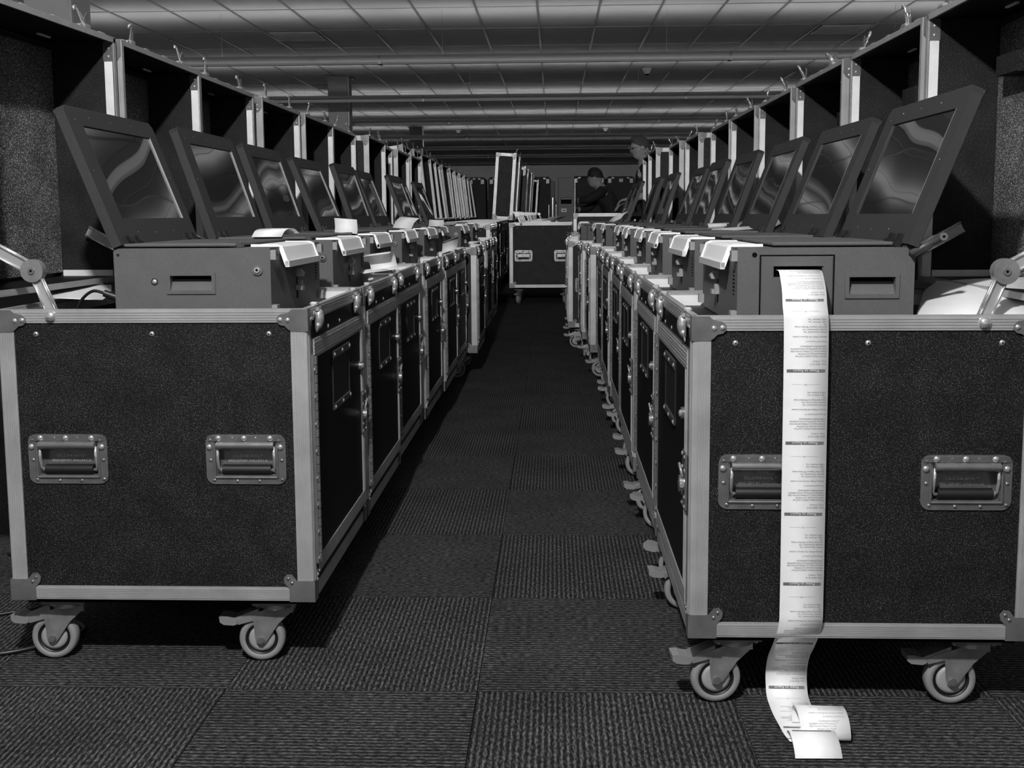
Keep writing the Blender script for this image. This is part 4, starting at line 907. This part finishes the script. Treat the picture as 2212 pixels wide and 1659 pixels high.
def person(loc, label, P, head_c, head_rot, cap, glasses):
    root = emp('person', loc); tag(root, label, 'person')
    # continuous body
    names = list(P['pts'].keys()); pts = [P['pts'][k_] for k_ in names]; ed = [(names.index(a), names.index(b)) for a, b in P['ed']]
    for hd in P['hands']:
        hp, he = hand('h', P['pts'][hd[0]][0], hd[1], hd[2], root, hd[3]); b = len(pts); wi = names.index(hd[0])
        pts += hp[1:]; ed += [((wi if a == 0 else b + a - 1), (wi if c == 0 else b + c - 1)) for a, c in he]
    skin_obj('body', pts, ed, 'skin', root)
    def cloth(nm, keys, edg, grow, k):
        q = [(P['pts'][a][0], tuple(x + grow for x in P['pts'][a][1]) if isinstance(P['pts'][a][1], tuple) else P['pts'][a][1] + grow) for a in keys]
        skin_obj(nm, q, [(keys.index(a), keys.index(b)) for a, b in edg], k, root)
    tors = ['pelvis', 'waist', 'chest', 'neckb', 'lsh', 'lel', 'rsh', 'rel'] + (['lwrc', 'rwrc'] if 'lwrc' in P['pts'] else [])
    te = [('pelvis', 'waist'), ('waist', 'chest'), ('chest', 'neckb'), ('neckb', 'lsh'), ('lsh', 'lel'), ('neckb', 'rsh'), ('rsh', 'rel')] + ([('lel', 'lwrc'), ('rel', 'rwrc')] if 'lwrc' in P['pts'] else [])
    cloth('shirt', tors, te, .012, 'shirt')
    cloth('trousers', ['pelvis', 'lhip', 'lkn', 'lank', 'rhip', 'rkn', 'rank'], [('pelvis', 'lhip'), ('lhip', 'lkn'), ('lkn', 'lank'), ('pelvis', 'rhip'), ('rhip', 'rkn'), ('rkn', 'rank')], .014, 'trouser')
    for s in ('l', 'r'):
        a = P['pts'][s + 'ank'][0]; single('shoe', MB().prism([(a[0] + .09, .0), (a[0] + .09, .07), (a[0] + .02, .09), (a[0] - .10, .05), (a[0] - .17, .03), (a[0] - .17, 0)], 'y', a[1] - .045, a[1] + .045, 'black'), parent=root)
    h = single('head', head_mb(), parent=root, loc=head_c, rot=head_rot)
    hr = MB(); n, m_ = 24, 8; V = []; Fs = []
    for j in range(m_ + 1):
        t = PI / 2 * j / m_
        for i in range(n):
            q = 2 * PI * i / n; c = math.cos(q); zz = math.sin(t) * .123; dz = (-.055 * max(0, c) if j == 0 else 0) + (.075 * max(0, -c) * (1 - j / m_))
            V.append((c * math.cos(t) * (.103 if c > 0 else .088) + .002, math.sin(q) * math.cos(t) * .0785, zz + dz * (1 if not cap else .3)))
    for j in range(m_):
        for i in range(n): Fs.append((j * n + i, j * n + (i + 1) % n, (j + 1) * n + (i + 1) % n, (j + 1) * n + i))
    hr.add(V, Fs, 'hair', True); single('hair', hr, parent=h)
    if cap:
        cp = MB(); V = [(x * 1.06, y * 1.07, z * 1.05 + .008) for x, y, z in V]; cp.add(V, Fs, 'cap', True)
        cp.prism([(-.085, -.068), (-.135, -.055), (-.165, -.025), (-.170, 0), (-.165, .025), (-.135, .055), (-.085, .068)], 'z', .022, .030, 'cap'); single('cap', cp, parent=h)
    if glasses:
        g = MB()
        for s in (-1, 1):
            g.tube([(-.097, s * .032 + .020 * math.cos(q * PI / 6), .012 + .015 * math.sin(q * PI / 6)) for q in range(13)], .0016, 'glasses', 6); g.tube([(-.094, s * .052, .016), (-.04, s * .079, .012), (.015, s * .080, .004)], .0016, 'glasses', 6)
        g.tube([(-.099, -.012, .014), (-.103, 0, .016), (-.099, .012, .014)], .0016, 'glasses', 6); single('glasses', g, parent=h)
    return root
# man with glasses at the end of the right row (his own frame: origin between the feet, faces -x)
pm = dict(pts={'pelvis': ((.10, 0, .95), (.16, .12)), 'waist': ((.06, 0, 1.10), (.15, .12)), 'chest': ((.01, 0, 1.30), (.18, .14)), 'neckb': ((.0, 0, 1.46), .075), 'neck': ((-.015, 0, 1.52), .055), 'skull': ((-.02, 0, 1.58), .06),
    'lsh': ((.0, -.19, 1.42), .060), 'lel': ((.02, -.25, 1.17), .047), 'lwr': ((-.16, -.20, 1.13), .032), 'rsh': ((.04, .19, 1.42), .060), 'rel': ((.06, .25, 1.17), .047), 'rwr': ((-.16, .16, 1.08), .032),
    'lhip': ((.10, -.09, .88), .085), 'lkn': ((.08, -.11, .50), .062), 'lank': ((.10, -.11, .09), .042), 'rhip': ((.10, .09, .88), .085), 'rkn': ((.08, .11, .50), .062), 'rank': ((.10, .11, .09), .042)},
    ed=[('pelvis', 'waist'), ('waist', 'chest'), ('chest', 'neckb'), ('neckb', 'neck'), ('neck', 'skull'), ('neckb', 'lsh'), ('lsh', 'lel'), ('lel', 'lwr'), ('neckb', 'rsh'), ('rsh', 'rel'), ('rel', 'rwr'),
        ('pelvis', 'lhip'), ('lhip', 'lkn'), ('lkn', 'lank'), ('pelvis', 'rhip'), ('rhip', 'rkn'), ('rkn', 'rank')],
    hands=[('lwr', (-.9, .1, -.15), (0, 0, 1), .5), ('rwr', (-.9, -.1, -.15), (0, 0, 1), .5)])
p1 = person((.925, 10.9, 0), 'man with short hair and glasses, looking down at the end of the right row', pm, (-.055, 0, 1.635), (0, -.22, .10), False, True)
lg = MB(); lg.tube([(.0, -.004 + .012 * math.cos(q * .7), .012 * math.sin(q * .7)) for q in range(8)], .0022, 'logo', 5); text_into(lg, 'cti', .022, 'logo', lambda x, y: (0, -x * -1.0, y - .034))
single('shirt_logo', lg, parent=p1, loc=(-.035, -.258, 1.33), rot=(0, 0, -PI / 2 + .2))
pc = dict(pts={'pelvis': ((.20, 0, .86), (.15, .12)), 'waist': ((.18, 0, 1.0), (.15, .11)), 'chest': ((.10, 0, 1.18), (.18, .13)), 'neckb': ((.03, 0, 1.31), .07), 'neck': ((-.01, 0, 1.36), .052), 'skull': ((-.03, 0, 1.42), .06),
    'lsh': ((.04, -.19, 1.26), .058), 'lel': ((-.14, -.22, 1.16), .045), 'lwrc': ((-.26, -.16, 1.15), .036), 'lwr': ((-.30, -.13, 1.15), .030), 'rsh': ((.04, .19, 1.26), .058), 'rel': ((-.12, .22, 1.05), .045), 'rwrc': ((-.26, .16, 1.04), .036), 'rwr': ((-.31, .13, 1.04), .030),
    'lhip': ((.20, -.10, .80), .085), 'lkn': ((.02, -.12, .47), .062), 'lank': ((.16, -.12, .09), .042), 'rhip': ((.20, .10, .80), .085), 'rkn': ((.02, .12, .47), .062), 'rank': ((.16, .12, .09), .042)},
    ed=[('pelvis', 'waist'), ('waist', 'chest'), ('chest', 'neckb'), ('neckb', 'neck'), ('neck', 'skull'), ('neckb', 'lsh'), ('lsh', 'lel'), ('lel', 'lwrc'), ('lwrc', 'lwr'), ('neckb', 'rsh'), ('rsh', 'rel'), ('rel', 'rwrc'), ('rwrc', 'rwr'),
        ('pelvis', 'lhip'), ('lhip', 'lkn'), ('lkn', 'lank'), ('pelvis', 'rhip'), ('rhip', 'rkn'), ('rkn', 'rank')],
    hands=[('lwr', (-1, .1, -.1), (0, 0, 1), .4), ('rwr', (-1, -.1, -.1), (0, 0, 1), .4)])
person((.58, 13.9, 0), 'man in a black cap and black long-sleeved shirt, bending towards the upright scanner', pc, (-.05, 0, 1.44), (0, -.12, -.15), True, False)
